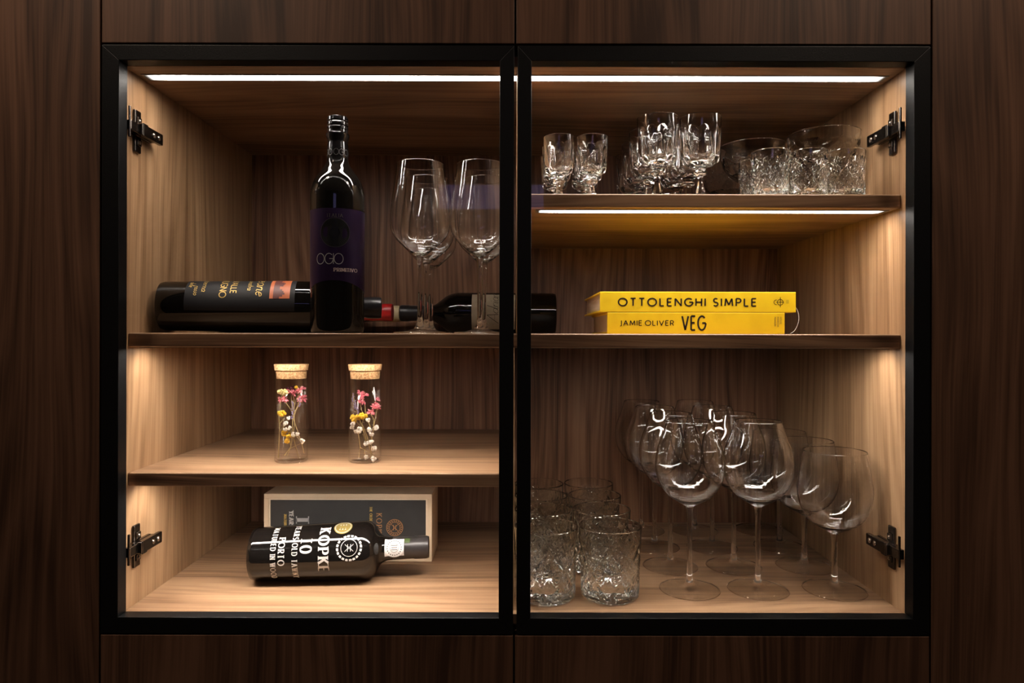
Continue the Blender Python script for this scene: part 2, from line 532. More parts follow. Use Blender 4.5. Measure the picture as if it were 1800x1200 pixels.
def text_quads(text, h, thick, thin=None, gap=0.22, serif=0.0, shear=0.0, xs=1.0, space=0.45, maxlen=None):
    """the strokes of a word as flat quads, (u, v) in metres, from (0, 0); returns quads, width"""
    thin = thick if thin is None else thin
    quads, x = [], 0.0
    maxlen = maxlen or h * 0.4
    for ch in text:
        if ch == ' ':
            x += space
            continue
        w, strokes = GLYPH[ch]
        for st in strokes:
            pts = [((p[0] * xs + x) * h + shear * p[1] * h, p[1] * h) for p in st]
            dense = [pts[0]]
            for a, b in zip(pts, pts[1:]):
                L = math.dist(a, b)
                k = max(1, int(L / maxlen))
                dense += [(a[0] + (b[0] - a[0]) * i / k, a[1] + (b[1] - a[1]) * i / k) for i in range(1, k + 1)]
            pts = dense
            closed = math.dist(pts[0], pts[-1]) < 1e-6 and len(pts) > 4
            L_, R_ = [], []
            n = len(pts)
            for i, p in enumerate(pts):
                a = pts[i - 1] if i else (pts[-2] if closed else p)
                b = pts[i + 1] if i < n - 1 else (pts[1] if closed else p)
                dx, dy = b[0] - a[0], b[1] - a[1]
                d = math.hypot(dx, dy) or 1
                wd = (thin + (thick - thin) * abs(dy) / d) / 2
                L_.append((p[0] - dy / d * wd, p[1] + dx / d * wd))
                R_.append((p[0] + dy / d * wd, p[1] - dx / d * wd))
            for i in range(n - 1):
                quads.append((L_[i], R_[i], R_[i + 1], L_[i + 1]))
            if serif and not closed:
                for e, f in ((0, 1), (-1, -2)):
                    p, q = pts[e], pts[f]
                    if abs(p[1] - q[1]) > abs(p[0] - q[0]) * 0.8 and (abs(p[1]) < 0.02 * h or abs(p[1] - h) < 0.02 * h):
                        s, t = serif / 2 + thick / 2, thin / 2
                        yy = p[1] + (t if p[1] < h / 2 else -t)
                        quads.append(((p[0] - s, yy + t), (p[0] - s, yy - t), (p[0] + s, yy - t), (p[0] + s, yy + t)))
        x += w * xs + gap
    return quads, (x - gap) * h


def ring_quads(cx, cy, r, w, n=36, dash=None):
    q = []
    for i in range(n):
        if dash and i % dash[1] >= dash[0]:
            continue
        a, b = 2 * PI * i / n, 2 * PI * (i + 1) / n
        q.append(tuple((cx + rr * math.cos(t), cy + rr * math.sin(t)) for rr, t in ((r - w / 2, a), (r + w / 2, a), (r + w / 2, b), (r - w / 2, b))))
    return q


def fans(rx, ry, n=28):
    out_ = []
    for i in range(n):
        a, a2 = 2 * PI * i / n, 2 * PI * (i + 1) / n
        out_.append(((0.35 * rx * math.cos(a), 0.35 * ry * math.sin(a)), (rx * math.cos(a), ry * math.sin(a)), (rx * math.cos(a2), ry * math.sin(a2)), (0.35 * rx * math.cos(a2), 0.35 * ry * math.sin(a2))))
    out_.append(((-0.27 * rx, -0.27 * ry), (0.27 * rx, -0.27 * ry), (0.27 * rx, 0.27 * ry), (-0.27 * rx, 0.27 * ry)))
    out_.append(((-0.36 * rx, -0.12 * ry), (0.36 * rx, -0.12 * ry), (0.36 * rx, 0.12 * ry), (-0.36 * rx, 0.12 * ry)))
    out_.append(((-0.12 * rx, -0.36 * ry), (0.12 * rx, -0.36 * ry), (0.12 * rx, 0.36 * ry), (-0.12 * rx, 0.36 * ry)))
    return out_


def shift(quads, du, dv, rot=0.0):
    c, s = math.cos(rot), math.sin(rot)
    return [tuple((u * c - v * s + du, u * s + v * c + dv) for u, v in q) for q in quads]


def quads_obj(name, quads, fn, mat, parent):
    verts, faces = [], []
    for q in quads:
        k = len(verts)
        verts += [fn(u, v) for u, v in q]
        a = sum((q[i][0] * q[(i + 1) % 4][1] - q[(i + 1) % 4][0] * q[i][1]) for i in range(4))
        faces.append((k, k + 1, k + 2, k + 3) if a > 0 else (k + 3, k + 2, k + 1, k))
    return mesh_obj(name, verts, faces, mat, parent)


def wrap(rfun, theta0, zoff=0.0, eps=0.0003):
    """(u, v) on a bottle: u runs round it to the right as seen from its front, v runs up it"""
    def f(u, v):
        z = v + zoff
        r = rfun(z)
        t = theta0 + u / r
        r += eps
        return (r * math.sin(t), -r * math.cos(t), z)
    return f


def prof_r(prof):
    zs = [p[1] for p in prof]
    rs = [p[0] for p in prof]
    return lambda z: float(np.interp(z, zs, rs))


def patch(name, rfun, t0, t1, z0, z1, mat, parent, eps=0.0002, nz=6, nt=24, lower=None):
    verts, faces = [], []
    for j in range(nz + 1):
        for i in range(nt + 1):
            t = t0 + (t1 - t0) * i / nt
            zb = z0 if lower is None else lower(i / nt)
            z = zb + (z1 - zb) * j / nz
            r = rfun(z) + eps
            verts.append((r * math.sin(t), -r * math.cos(t), z))
    for j in range(nz):
        for i in range(nt):
            a = j * (nt + 1) + i
            faces.append((a, a + 1, a + nt + 2, a + nt + 1))
    return mesh_obj(name, verts, faces, mat, parent, smooth=True)


# ================================================================== THE SETTING: a dark room
RX, RY, RZ = 2.3, -3.0, 2.6
def struct(name, *a):
    o = box(name, *a)
    o['kind'] = 'structure'
    return o
struct('floor', -RX, RX, RY, 0.6, -0.05, 0.0, M['room_floor'])
struct('ceiling', -RX, RX, RY, 0.6, RZ, RZ + 0.05, M['room_ceiling'])
struct('wall_left', -RX - 0.05, -RX, RY, 0.6, 0, RZ, M['room_wall'])
struct('wall_right', RX, RX + 0.05, RY, 0.6, 0, RZ, M['room_wall'])
struct('wall_back', -RX, RX, 0.6, 0.65, 0, RZ, M['room_wall'])
# wall behind the camera with a shallow high window that the cabinet glass mirrors
WX0, WX1, WZ0, WZ1 = -0.43, 0.17, CAM_Z + 0.72, CAM_Z + 0.865
bm = bmesh.new()
for x0, x1, z0, z1 in ((-RX, WX0, 0, RZ), (WX1, RX, 0, RZ), (WX0, WX1, 0, WZ0), (WX0, WX1, WZ1, RZ)):
    box_bm(bm, x0, x1, RY - 0.05, RY, z0, z1)
o = bm_obj('wall_front', bm, M['room_wall'])
o['kind'] = 'structure'
mw, nt, out = new_mat('dusk_window_light')
e = nt.nodes.new('ShaderNodeEmission')
e.inputs[0].default_value = (0.30, 0.26, 0.62, 1)
e.inputs[1].default_value = 1.6
nt.links.new(e.outputs[0], out.inputs[0])
o = box('window_1', WX0, WX1, RY - 0.04, RY - 0.03, WZ0, WZ1, mw)
o['kind'] = 'structure'

# ================================================================== THE CABINET
S0 = CAM_Z
XL, XR = -0.5164, 0.5186
ZT, ZB = S0 + 0.3548, S0 - 0.3668
DEPTH = 0.444
SH = 0.012                                  # the shelves stand back a little
Z1T, Z1B = S0 + 0.1904, S0 + 0.1720         # upper right shelf
Z2T, Z2B = S0 + 0.0030, S0 - 0.0160         # middle shelf
Z3T, Z3B = S0 - 0.1843, S0 - 0.2026         # lower left shelf
DV0, DV1 = 0.0035, 0.0215                   # centre divider, upper half
LV0, LV1 = -0.0165, 0.0010                  # and lower half

cab = thing('display_cabinet', 'walnut display cabinet with two black framed glass doors and lit shelves', 'cabinet', (0, 0, ZB))
def cbox(name, x0, x1, y0, y1, z0, z1, mat, bevel=0.0006, parent=None, seg=1):
    """a board of the cabinet, given in room coordinates"""
    par = parent or cab
    o = box(name, x0, x1, y0, y1, z0 - ZB, z1 - ZB, mat, par, bevel, seg)
    return o
cbox('side_panel', XL - 0.014, XL, 0, DEPTH, ZB - 0.014, ZT + 0.014, M['side'])
cbox('side_panel', XR, XR + 0.014, 0, DEPTH, ZB - 0.014, ZT + 0.014, M['side'])
cbox('top_panel', XL, XR, 0, DEPTH, ZT, ZT + 0.014, M['shelf'])
cbox('bottom_panel', XL, XR, 0, DEPTH, ZB - 0.014, ZB, M['shelf'])
cbox('back_panel', XL - 0.014, XR + 0.014, DEPTH, DEPTH + 0.008, ZB - 0.014, ZT + 0.014, M['back'])


def shelf2(x0, x1, z0, z1):
    bm = bmesh.new()
    box_bm(bm, x0, x1, SH, DEPTH, z0 - ZB, z1 - ZB, 0.0021, 3)
    o = bm_obj('shelf', bm, M['shelf'], cab)
    o.data.materials.append(M['edge'])
    for f in o.data.polygons:
        if f.normal.y < -0.9:
            f.material_index = 1
    return o


s_up = shelf2(DV1, XR, Z1B, Z1T)
s_mid = shelf2(XL, XR, Z2B, Z2T)
s_low = shelf2(XL, LV0, Z3B, Z3T)
cbox('divider', DV0, DV1, 0.010, 0.335, Z2T, ZT, M['side'], 0.0008, seg=2)
cbox('divider', LV0, LV1, 0.010, DEPTH, ZB, Z2B, M['side'], 0.0008, seg=2)


# light strips let into the boards: profile (part) > diffuser (sub-part)
def strip(x0, x1, z, y=0.037, w=0.018):
    bm = bmesh.new()
    zz = z - ZB
    for a, b in ((y - w / 2 - 0.0015, y - w / 2), (y + w / 2, y + w / 2 + 0.0015)):
        box_bm(bm, x0, x1, a, b, zz - 0.0012, zz)
    for a, b in ((x0, x0 + 0.004), (x1 - 0.004, x1)):
        box_bm(bm, a, b, y - w / 2, y + w / 2, zz - 0.0012, zz)
    pr = bm_obj('light_strip', bm, M['alu'], cab)
    box('diffuser', x0 + 0.004, x1 - 0.004, y - w / 2, y + w / 2, zz - 0.0009, zz - 0.0003, M['led'], pr)


strip(XL + 0.008, XR - 0.008, ZT)
strip(DV1 + 0.008, XR - 0.008, Z1B)
strip(XL + 0.006, LV0 - 0.004, Z2B, y=0.044)
strip(LV1 + 0.004, XR - 0.006, Z2B, y=0.044)
strip(XL + 0.006, LV0 - 0.006, Z3B, y=0.044)


# doors: mitred black frame (four bevelled rails) with a pane; each rail a sub-part
def frame_piece(name, a0, a1, b1, b0, y0, y1, parent):
    """one mitred rail: outer corners a0, a1, inner corners b0, b1 (x, z)"""
    bm = bmesh.new()
    fr = [bm.verts.new((p[0], y0, p[1])) for p in (a0, a1, b1, b0)]
    bk = [bm.verts.new((p[0], y1, p[1])) for p in (a0, a1, b1, b0)]
    fs = [bm.faces.new(fr), bm.faces.new(bk[::-1])]
    for i in range(4):
        j = (i + 1) % 4
        fs.append(bm.faces.new((fr[j], fr[i], bk[i], bk[j])))
    bmesh.ops.recalc_face_normals(bm, faces=fs)
    bmesh.ops.bevel(bm, geom=list(bm.edges), offset=0.0006, segments=2, affect='EDGES', profile=0.5)
    return bm_obj(name, bm, M['black'], parent)


FY0, FY1 = -0.025, -0.0055
def door(x0, x1, ix0, ix1, label):
    z0, z1, iz0, iz1 = S0 - 0.3834 - ZB, S0 + 0.3728 - ZB, S0 - 0.3626 - ZB, S0 + 0.3531 - ZB
    d = bpy.data.objects.new('door', None)
    link(d, cab)
    g = 0.0
    frame_piece('rail', (x0, z1), (x1, z1), (ix1, iz1), (ix0, iz1), FY0, FY1, d)
    frame_piece('rail', (x0, z0), (x1, z0), (ix1, iz0), (ix0, iz0), FY0, FY1, d)
    frame_piece('stile', (x0, z0), (x0, z1), (ix0, iz1), (ix0, iz0), FY0, FY1, d)
    frame_piece('stile', (x1, z0), (x1, z1), (ix1, iz1), (ix1, iz0), FY0, FY1, d)
    box('glass_pane', ix0 - 0.003, ix1 + 0.003, -0.0098, -0.0062, iz0 - 0.003, iz1 + 0.003, M['pane'], d)
    return d


door(-0.5300, 0.0000, -0.5080, -0.0186, 'left')
door(0.0044, 0.5350, 0.0223, 0.5139, 'right')


# concealed hinges: part 'hinge' (arm) with plate, cup and screws as sub-parts
def hinge(side, z, flip):
    zz = z - ZB
    xw = XL if side < 0 else XR
    s = -side                                 # direction from the wall into the cabinet
    def bx(bm, a0, a1, y0, y1, z0, z1, bv=0.0008):
        x0, x1 = sorted((xw + s * a0, xw + s * a1))
        box_bm(bm, x0, x1, y0, y1, zz + z0, zz + z1, bv, 2)
    bm = bmesh.new()
    bx(bm, 0.0100, 0.0165, 0.016, 0.071, -0.0080, 0.0080, 0.0015)   # arm
    bx(bm, 0.0040, 0.0102, 0.020, 0.064, -0.0062, 0.0062)
    bx(bm, 0.0148, 0.0172, 0.018, 0.030, -0.0088, 0.0088)           # pivot cheeks
    h = bm_obj('hinge', bm, M['hinge'], cab)
    bm = bmesh.new()                          # cross-shaped wing plate on the wall
    bx(bm, 0.0001, 0.0040, 0.021, 0.037, -0.0290, 0.0290, 0.0018)
    bx(bm, 0.0001, 0.0050, 0.018, 0.062, -0.0070, 0.0070, 0.001)
    bx(bm, 0.0040, 0.0065, 0.024, 0.034, 0.009, 0.019, 0.001)
    bx(bm, 0.0040, 0.0060, 0.024, 0.034, -0.020, -0.011, 0.001)
    bm_obj('mounting_plate', bm, M['hinge'], h)
    bm = bmesh.new()                          # crank from the arm to the door frame
    bx(bm, 0.0040, 0.0125, -0.004, 0.020, -0.0065, 0.0065, 0.001)
    bx(bm, 0.0092, 0.0118, -0.0052, -0.002, -0.0165, 0.0245, 0.0006)
    bm_obj('hinge_crank', bm, M['hinge'], h)
    for y, zo, a in ((0.047, 0, 0.0166), (0.060, 0, 0.0166), (0.029, 0.014, 0.0066), (0.029, -0.0155, 0.0061)):
        r = 0.0036 if zo == 0 else 0.0024
        sc_ = lathe('screw', [(0, 0.0012), (r * 0.55, 0.0012), (r * 0.6, 0.0004), (r, 0.0004), (r, -0.001), (0, -0.001)][::-1], M['screw'], h, seg=14)
        sc_.rotation_euler = (0, s * PI / 2, 0)
        sc_.location = (xw + s * a, y, zz + zo)


for sd in (-1, 1):
    hinge(sd, S0 + 0.277, 0)
    hinge(sd, S0 - 0.287, 1)

# ------------------------------------------------------------------ the walnut fronts around the cabinet
def panel(x0, x1, z0, z1, label, mat=None):
    o = box('cabinet_front', 0, x1 - x0, 0, 0.019, 0, z1 - z0, mat or M['front_panel'], None, 0.0008, 2)
    o.location = (x0, FY0, z0)
    tag(o, label, 'panel')
    return o


PZ0, PZ1 = 0.06, 2.45
panel(-1.13, -0.5325, PZ0, PZ1, 'tall walnut front panel left of the glass cabinet')
panel(0.5375, 1.135, PZ0, PZ1, 'tall walnut front panel right of the glass cabinet')
panel(-0.5300, 0.0000, S0 + 0.3752, PZ1, 'walnut front panel above the left glass door')
panel(0.0025, 0.5350, S0 + 0.3752, PZ1, 'walnut front panel above the right glass door')
panel(-0.5300, 0.0000, PZ0, S0 - 0.3852, 'walnut front panel below the left glass door')
panel(0.0025, 0.5350, PZ0, S0 - 0.3852, 'walnut front panel below the right glass door')

# two lamps in the room's ceiling, close to the fronts
ml, nt, out = new_mat('lamp_diffuser')
e = nt.nodes.new('ShaderNodeEmission')
e.inputs[0].default_value = (1.0, 0.80, 0.62, 1)
e.inputs[1].default_value = ROOM_POWER
nt.links.new(e.outputs[0], out.inputs[0])
for lx, side in ((-0.85, 'left'), (0.85, 'right')):
    lamp = thing('ceiling_light', f'square ceiling lamp in front of the {side} tall walnut panel', 'lamp', (lx, -0.46, RZ - 0.03))
    box('lamp_housing', -0.12, 0.12, -0.12, 0.12, 0, 0.03, M['room_ceiling'], lamp)
    box('diffuser', -0.11, 0.11, -0.11, 0.11, -0.004, -0.0005, ml, lamp)


# ================================================================== GLASSWARE
def at(o, px, Z, ztop):
    o.location = ((px - 903) / 1200 * Z, Z - DCAM, ztop + 0.0002)


def stem_glass(name, rim, belly, bh, bottom, h, foot, stem=0.0035, full=0.0):
    """thin-blown wine glass: bowl, stem and foot"""
    t = thing(name, 'x', 'glass')
    w = 0.0011
    out = smooth_prof([(0.0035, bottom - 0.001), (0.010, bottom + 0.002), (belly * (0.55 + 0.13 * full), bottom + (bh - bottom) * (0.30 - 0.03 * full)), (belly * (0.88 + 0.05 * full), bottom + (bh - bottom) * 0.62),
                       (belly, bh), (belly * 0.955, bh + (h - bh) * 0.35), (rim * 1.0 + (belly - rim) * 0.33, bh + (h - bh) * 0.72), (rim, h)], 12)

    base_out = out
    inn = [(max(r - w, 0.0), z + 0.0048 * max(0.0, 1 - r / (belly * 0.75)) ** 2) for r, z in base_out]
    inn = [p for p in inn if p[0] > 0.0012]
    lo = bottom + (bh - bottom) * 0.62
    out = [(r + 0.00016 * math.sin(z * 2 * PI / 0.0046) * max(0.0, min(1, (lo - z) / 0.012)) * max(0.0, min(1, (r - 0.008) / 0.01)), z) for r, z in out]
    prof = [(0, bottom - 0.001)] + out + [(rim - w * 0.5, h + 0.0004)] + inn[::-1] + [(0, inn[0][1])]
    lathe('bowl', prof, M['thin'], t, seg=72, angle=60)
    f = foot
    lathe('stem', [(0, bottom - 0.0012), (0.0055, bottom - 0.0012), (0.0046, bottom - 0.006), (stem, bottom - 0.018), (stem * 0.93, bottom * 0.55), (stem, 0.022), (0.0050, 0.012), (0.0085, 0.0065)][::-1],
          M['solid'], t, seg=24)
    ft = lathe('foot', [(0.0085, 0.0065), (0.016, 0.0040), (f * 0.7, 0.0022), (f - 0.0016, 0.0016), (f - 0.0006, 0.0018), (f, 0.0010), (f - 0.0005, 0.0003), (f - 0.0016, 0.0002), (0.012, 0.0002), (0, 0.0002)][::-1], M['solid'], t, seg=64)
    ft.data.materials.append(M['foot'])
    for pf in ft.data.polygons:
        rr = math.hypot(pf.center.x, pf.center.y)
        if rr < f - 0.0017:
            pf.material_index = 1
    return t


# --- tall wine glasses, middle shelf left
first = stem_glass('wine_glass', 0.0325, 0.0420, 0.152, 0.108, 0.2365, 0.0365)
spots = [(738, 0.957, 'tall clear wine glass on the middle shelf, front one beside the upright bottle'),
         (749.5, 1.048, 'tall clear wine glass second behind the front one beside the upright bottle'),
         (757.5, 1.140, 'tall clear wine glass rearmost in the row beside the upright bottle'),
         (843, 0.958, 'tall clear wine glass in front, next to the black door stile'),
         (850.5, 1.050, 'tall clear wine glass rearmost in the row next to the black door stile')]
for i, (px, Z, lab) in enumerate(spots):
    g = first if i == 0 else copy_tree(first)
    at(g, px, Z, Z2T)
    tag(g, lab, 'glass', 'tall wine glasses on the middle shelf')

# --- balloon glasses, bottom right
first = stem_glass('balloon_glass', 0.0330, 0.0492, 0.178, 0.121, 0.2440, 0.0432, stem=0.0038, full=0.7)
k = 0
for xs_, side in (((0.2555, 0.2505, 0.2455, 0.2415), 'left'), ((0.3545, 0.3515, 0.3460, 0.3420), 'right')):
    for x, Z, row in zip(xs_, (0.989, 1.0885, 1.188, 1.2875), ('front', 'second', 'third', 'rearmost')):
        g = first if k == 0 else copy_tree(first)
        k += 1
        g.location = (x, Z - DCAM, ZB + 0.0002)
        tag(g, f'tall burgundy wine glass, {row} in the {side} row on the cabinet floor', 'glass', 'burgundy glasses on the cabinet floor')

# --- lower, rounder gin glasses along the right wall
first = stem_glass('gin_glass', 0.0430, 0.0508, 0.145, 0.083, 0.2010, 0.0440, stem=0.0042, full=1.0)
for i, (Z, row) in enumerate(((0.988, 'front'), (1.090, 'second'), (1.192, 'third'), (1.2935, 'rearmost'))):
    g = first if i == 0 else copy_tree(first)
    g.location = (0.4650, Z - DCAM, ZB + 0.0002)
    tag(g, f'short wide balloon glass, {row} in the row along the right cabinet wall', 'glass', 'wide balloon glasses by the right wall')


# --- pressed tumblers with star and diamond cuts
def seg_dist(s, t, a, b):
    ax, ay = a
    dx, dy = b[0] - ax, b[1] - ay
    L2 = dx * dx + dy * dy
    k = np.clip(((s - ax) * dx + (t - ay) * dy) / L2, 0, 1)
    return np.hypot(s - ax - k * dx, t - ay - k * dy)


def star_pattern(R, n, H, depth):
    """cut depth on the outer wall: big diamonds, a star in each, small fans between (units: metres on the wall)"""
    a = PI * R / n
    segs = []
    def add(p, q, w=1.0):
        segs.append((p, q, w))
    top, mid, low = 0.78 * H, 0.44 * H, 0.10 * H
    for k_ in (-2, 0, 2):
        add((-a + k_ * a, mid), (k_ * a, top)); add((k_ * a, top), (a + k_ * a, mid))
        add((-a + k_ * a, mid), (k_ * a, low)); add((k_ * a, low), (a + k_ * a, mid))
        add((-a + k_ * a, mid + 0.05 * H), (k_ * a, top + 0.05 * H), 0.7); add((k_ * a, top + 0.05 * H), (a + k_ * a, mid + 0.05 * H), 0.7)
        c = (k_ * a, mid - 0.01 * H)
        rad = a * 0.62
        for j in range(8):
            t = PI * j / 8
            add((c[0] - rad * math.cos(t), c[1] - rad * math.sin(t)), (c[0] + rad * math.cos(t), c[1] + rad * math.sin(t)), 0.8)
    for k_ in (-1, 1):
        for cy, rad in ((0.70 * H, a * 0.5), (0.10 * H, a * 0.5)):
            for j in range(6):
                t = PI * (j + 0.5) / 6
                add((k_ * a - rad * math.cos(t), cy - rad * math.sin(t)), (k_ * a + rad * math.cos(t), cy + rad * math.sin(t)), 0.7)
        for j in range(3):
            add((k_ * a, mid - 0.22 * H + j * 0.09 * H), (k_ * a * 0.45, mid + j * 0.09 * H - 0.05 * H), 0.5)
    w = a * 0.11
    def f(th, z):
        p = 2 * a
        s = (th * R) % p
        s = np.where(s > a, s - p, s)
        t = np.full_like(s, z)
        out = np.zeros_like(s)
        for A, B, wt in segs:
            out = np.maximum(out, wt * np.clip(1 - seg_dist(s, t, A, B) / (w * (0.6 + wt)), 0, 1))
        fade = min(1, max(0, (0.90 * H - z) / (0.05 * H))) * min(1, max(0, (z - 0.05 * H) / (0.03 * H)))
        return out * depth * fade
    return f


def tumbler(name, R, Rb, H, base, wall, n=5, seg=200, rows=64, depth=0.0017):
    pat = star_pattern(R, n, H, depth)
    outer = [(0, 0.0008), (Rb * 0.55, 0.0002), (Rb * 0.90, 0.0), (Rb * 0.965, 0.0012)]
    for j in range(rows + 1):
        z = 0.0035 + (H - 0.0045) * j / rows
        q = z / H
        outer.append((Rb + (R - Rb) * q ** 0.9, z))
    n_out = len(outer)
    outer += [(R - wall * 0.25, H - 0.0001), (R - wall * 0.75, H - 0.0001)]
    Ri = R - wall
    inner = [(Ri, H - 0.001), (Ri - 0.0004, H * 0.6), (Rb - wall * 1.35, base + 0.010), (Rb - wall * 2.2, base + 0.003), (Rb * 0.5, base), (0, base - 0.0006)]
    def disp(th, r, z, i):
        if 4 <= i < n_out:
            return r - pat(th, z)
        if i in (1, 2):
            return r * (1 + 0.02 * np.cos(th * 20))
        return np.full_like(th, r)
    return lathe(name, outer + inner, M['cut'], None, seg=seg, disp=disp, smooth=True, angle=12, inner=n_out, inner_mat=None)


first = tumbler('whisky_tumbler', 0.0448, 0.0405, 0.0995, 0.013, 0.0030)
k = 0
for x, side in ((0.1370, 'right'), (0.0465, 'left')):
    for Z, row in zip((0.967, 1.060, 1.152, 1.244), ('front', 'second', 'third', 'rearmost')):
        g = first if k == 0 else copy_tree(first)
        k += 1
        g.location = (x, Z - DCAM - (0.004 if side == 'left' else 0), ZB + 0.0002)
        g.rotation_euler = (0, 0, random.uniform(-0.6, 0.6))
        tag(g, f'cut glass whisky tumbler, {row} in the {side} row on the cabinet floor', 'glass', 'cut glass tumblers on the cabinet floor')

# small tumblers on the upper right shelf
first = tumbler('small_tumbler', 0.0262, 0.0240, 0.0655, 0.009, 0.0022, n=5, seg=160, rows=48, depth=0.0015)
for i, (px, Z, lab) in enumerate(((1353.5, 0.950, 'small cut glass tumbler, left of the front three on the upper shelf'),
                                  (1420, 0.950, 'small cut glass tumbler, middle of the front three on the upper shelf'),
                                  (1486, 0.950, 'small cut glass tumbler, front right nearest the cabinet wall'),
                                  (1330, 1.003, 'small cut glass tumbler half hidden behind the left front tumbler'))):
    g = first if i == 0 else copy_tree(first)
    at(g, px, Z, Z1T)
    g.rotation_euler = (0, 0, 0.5 * i)
    tag(g, lab, 'glass', 'small cut tumblers on the upper right shelf')


# wide cut coupes
def coupe():
    t = thing('coupe_glass', 'x', 'glass')
    R, H, b = 0.0515, 0.110, 0.054
    pat = star_pattern(R, 5, 0.060, 0.0013)
    outer = smooth_prof([(0.007, b - 0.004), (0.018, b - 0.001), (0.034, b + 0.010), (0.045, b + 0.024), (0.0498, b + 0.040), (R, H)], 9)
    inner = [(R - 0.0030, H), (0.0470, b + 0.040), (0.0425, b + 0.0245), (0.031, b + 0.0125), (0.015, b + 0.0045), (0, b + 0.003)]
    n = len(outer)
    def disp(th, r, z, i):
        return r - pat(th, z - b + 0.012) * min(1, r / 0.03) if 3 < i < n - 4 else np.full_like(th, r)
    lathe('bowl', outer + [(R - 0.0007, H + 0.0008), (R - 0.0023, H + 0.0008)] + inner, M['cut'], t, seg=160, disp=disp, angle=12, inner=n, inner_mat=None)
    def fac(th, r, z, i):
        return r * (1 - 0.05 * np.abs(np.sin(th * 4)))
    lathe('stem', [(0.007, b - 0.004), (0.0075, b - 0.010), (0.011, b - 0.014), (0.0115, b - 0.018), (0.0065, b - 0.022), (0.0055, 0.018), (0.009, 0.009)][::-1], M['cut'], t, seg=32, disp=fac, angle=20)
    lathe('foot', [(0.009, 0.009), (0.018, 0.006), (0.030, 0.004), (0.033, 0.0025), (0.0325, 0.0004), (0, 0.0004)][::-1], M['cut'], t, seg=48)
    return t


first = coupe()
for i, (px, Z, s, lab) in enumerate(((1322, 1.086, 1.0, 'wide cut glass coupe behind the left small tumbler'),
                                     (1447, 1.022, 1.0, 'wide cut glass coupe nearest the right cabinet wall'),
                                     (1279, 1.215, 1.0, 'wide cut glass coupe deep at the back beside the goblets'))):
    g = first if i == 0 else copy_tree(first)
    at(g, px, Z, Z1T)
    g.scale = (s, s, s)
    tag(g, lab, 'glass', 'wide cut coupes on the upper right shelf')


# facetted goblets and little port glasses
def goblet(name, R, H, bb, foot, n, flute=0.07, kn=0.0095):
    t = thing(name, 'x', 'glass')
    hb = H - bb
    outer = smooth_prof([(kn * 0.75, bb - 0.002), (kn * 1.15, bb + 0.001), (R * 0.62, bb + 0.05 * hb), (R * 0.84, bb + 0.11 * hb), (R * 0.92, bb + 0.22 * hb),
                         (R * 0.95, bb + 0.45 * hb), (R * 0.975, bb + 0.70 * hb), (R * 0.99, bb + 0.88 * hb), (R, H)], 5)
    w = 0.0016
    inner = [(R - w, H), (R * 0.97 - w, bb + 0.7 * hb), (R * 0.90 - w, bb + 0.40 * hb), (R * 0.78 - w, bb + 0.22 * hb), (R * 0.5, bb + 0.13 * hb), (0, bb + 0.11 * hb)]
    no = len(outer)
    def disp(th, r, z, i):
        if i >= no:
            return np.full_like(th, r)
        q = (z - bb) / hb
        amt = flute * min(1, max(0, (0.80 - q) / 0.18)) * min(1, r / (R * 0.8))
        return r * (1 - amt * (1 - np.abs(np.cos(th * n / 2))))
    lathe('bowl', outer + [(R - w * 0.5, H + 0.0005)] + inner, M['crystal'], t, seg=n * 10, disp=disp, angle=22, inner=no, inner_mat=None)
    def fac(th, r, z, i):
        k = 6
        return r * math.cos(PI / k) / np.cos(((th + PI / k) % (2 * PI / k)) - PI / k)
    st = [(kn * 0.75, bb - 0.002), (kn * 0.7, bb - 0.004), (kn * 1.05, bb - 0.006), (kn * 1.1, bb - 0.009), (kn * 0.8, bb - 0.011), (kn * 0.45, bb - 0.014), (kn * 0.5, bb * 0.5), (kn * 0.9, 0.012), (kn * 1.4, 0.006)]
    lathe('stem', st[::-1], M['crystal'], t, seg=36, disp=fac, angle=18)
    lathe('foot', [(kn * 1.4, 0.006), (foot * 0.7, 0.0035), (foot, 0.002), (foot * 0.98, 0.0003), (0, 0.0003)][::-1], M['crystal'], t, seg=48)
    return t


first = goblet('crystal_goblet', 0.0298, 0.1235, 0.052, 0.030, 12)
k = 0
for cx, side in ((0.2072, 'left'), (0.2690, 'right')):
    for Z, row in zip((0.986, 1.055, 1.127, 1.196), ('front', 'second', 'third', 'rearmost')):
        g = first if k == 0 else copy_tree(first)
        k += 1
        g.location = (cx, Z - DCAM, Z1T + 0.0002)
        g.rotation_euler = (0, 0, random.uniform(0, 1))
        tag(g, f'stemmed facetted crystal goblet, {row} in the {side} row on the upper shelf', 'glass', 'crystal goblets on the upper right shelf')
first = goblet('port_glass', 0.0225, 0.0960, 0.040, 0.022, 10, 0.08, 0.0085)
k = 0
for cx, side in ((0.0650, 'left'), (0.1130, 'right')):
    for Z, row in zip((0.988, 1.040, 1.092), ('front', 'middle', 'rear')):
        g = first if k == 0 else copy_tree(first)
        k += 1
        g.location = (cx, Z - DCAM, Z1T + 0.0002)
        g.rotation_euler = (0, 0, random.uniform(0, 1))
        tag(g, f'narrow little facetted port glass, {row} of the {side} row by the centre stile', 'glass', 'port glasses on the upper right shelf')


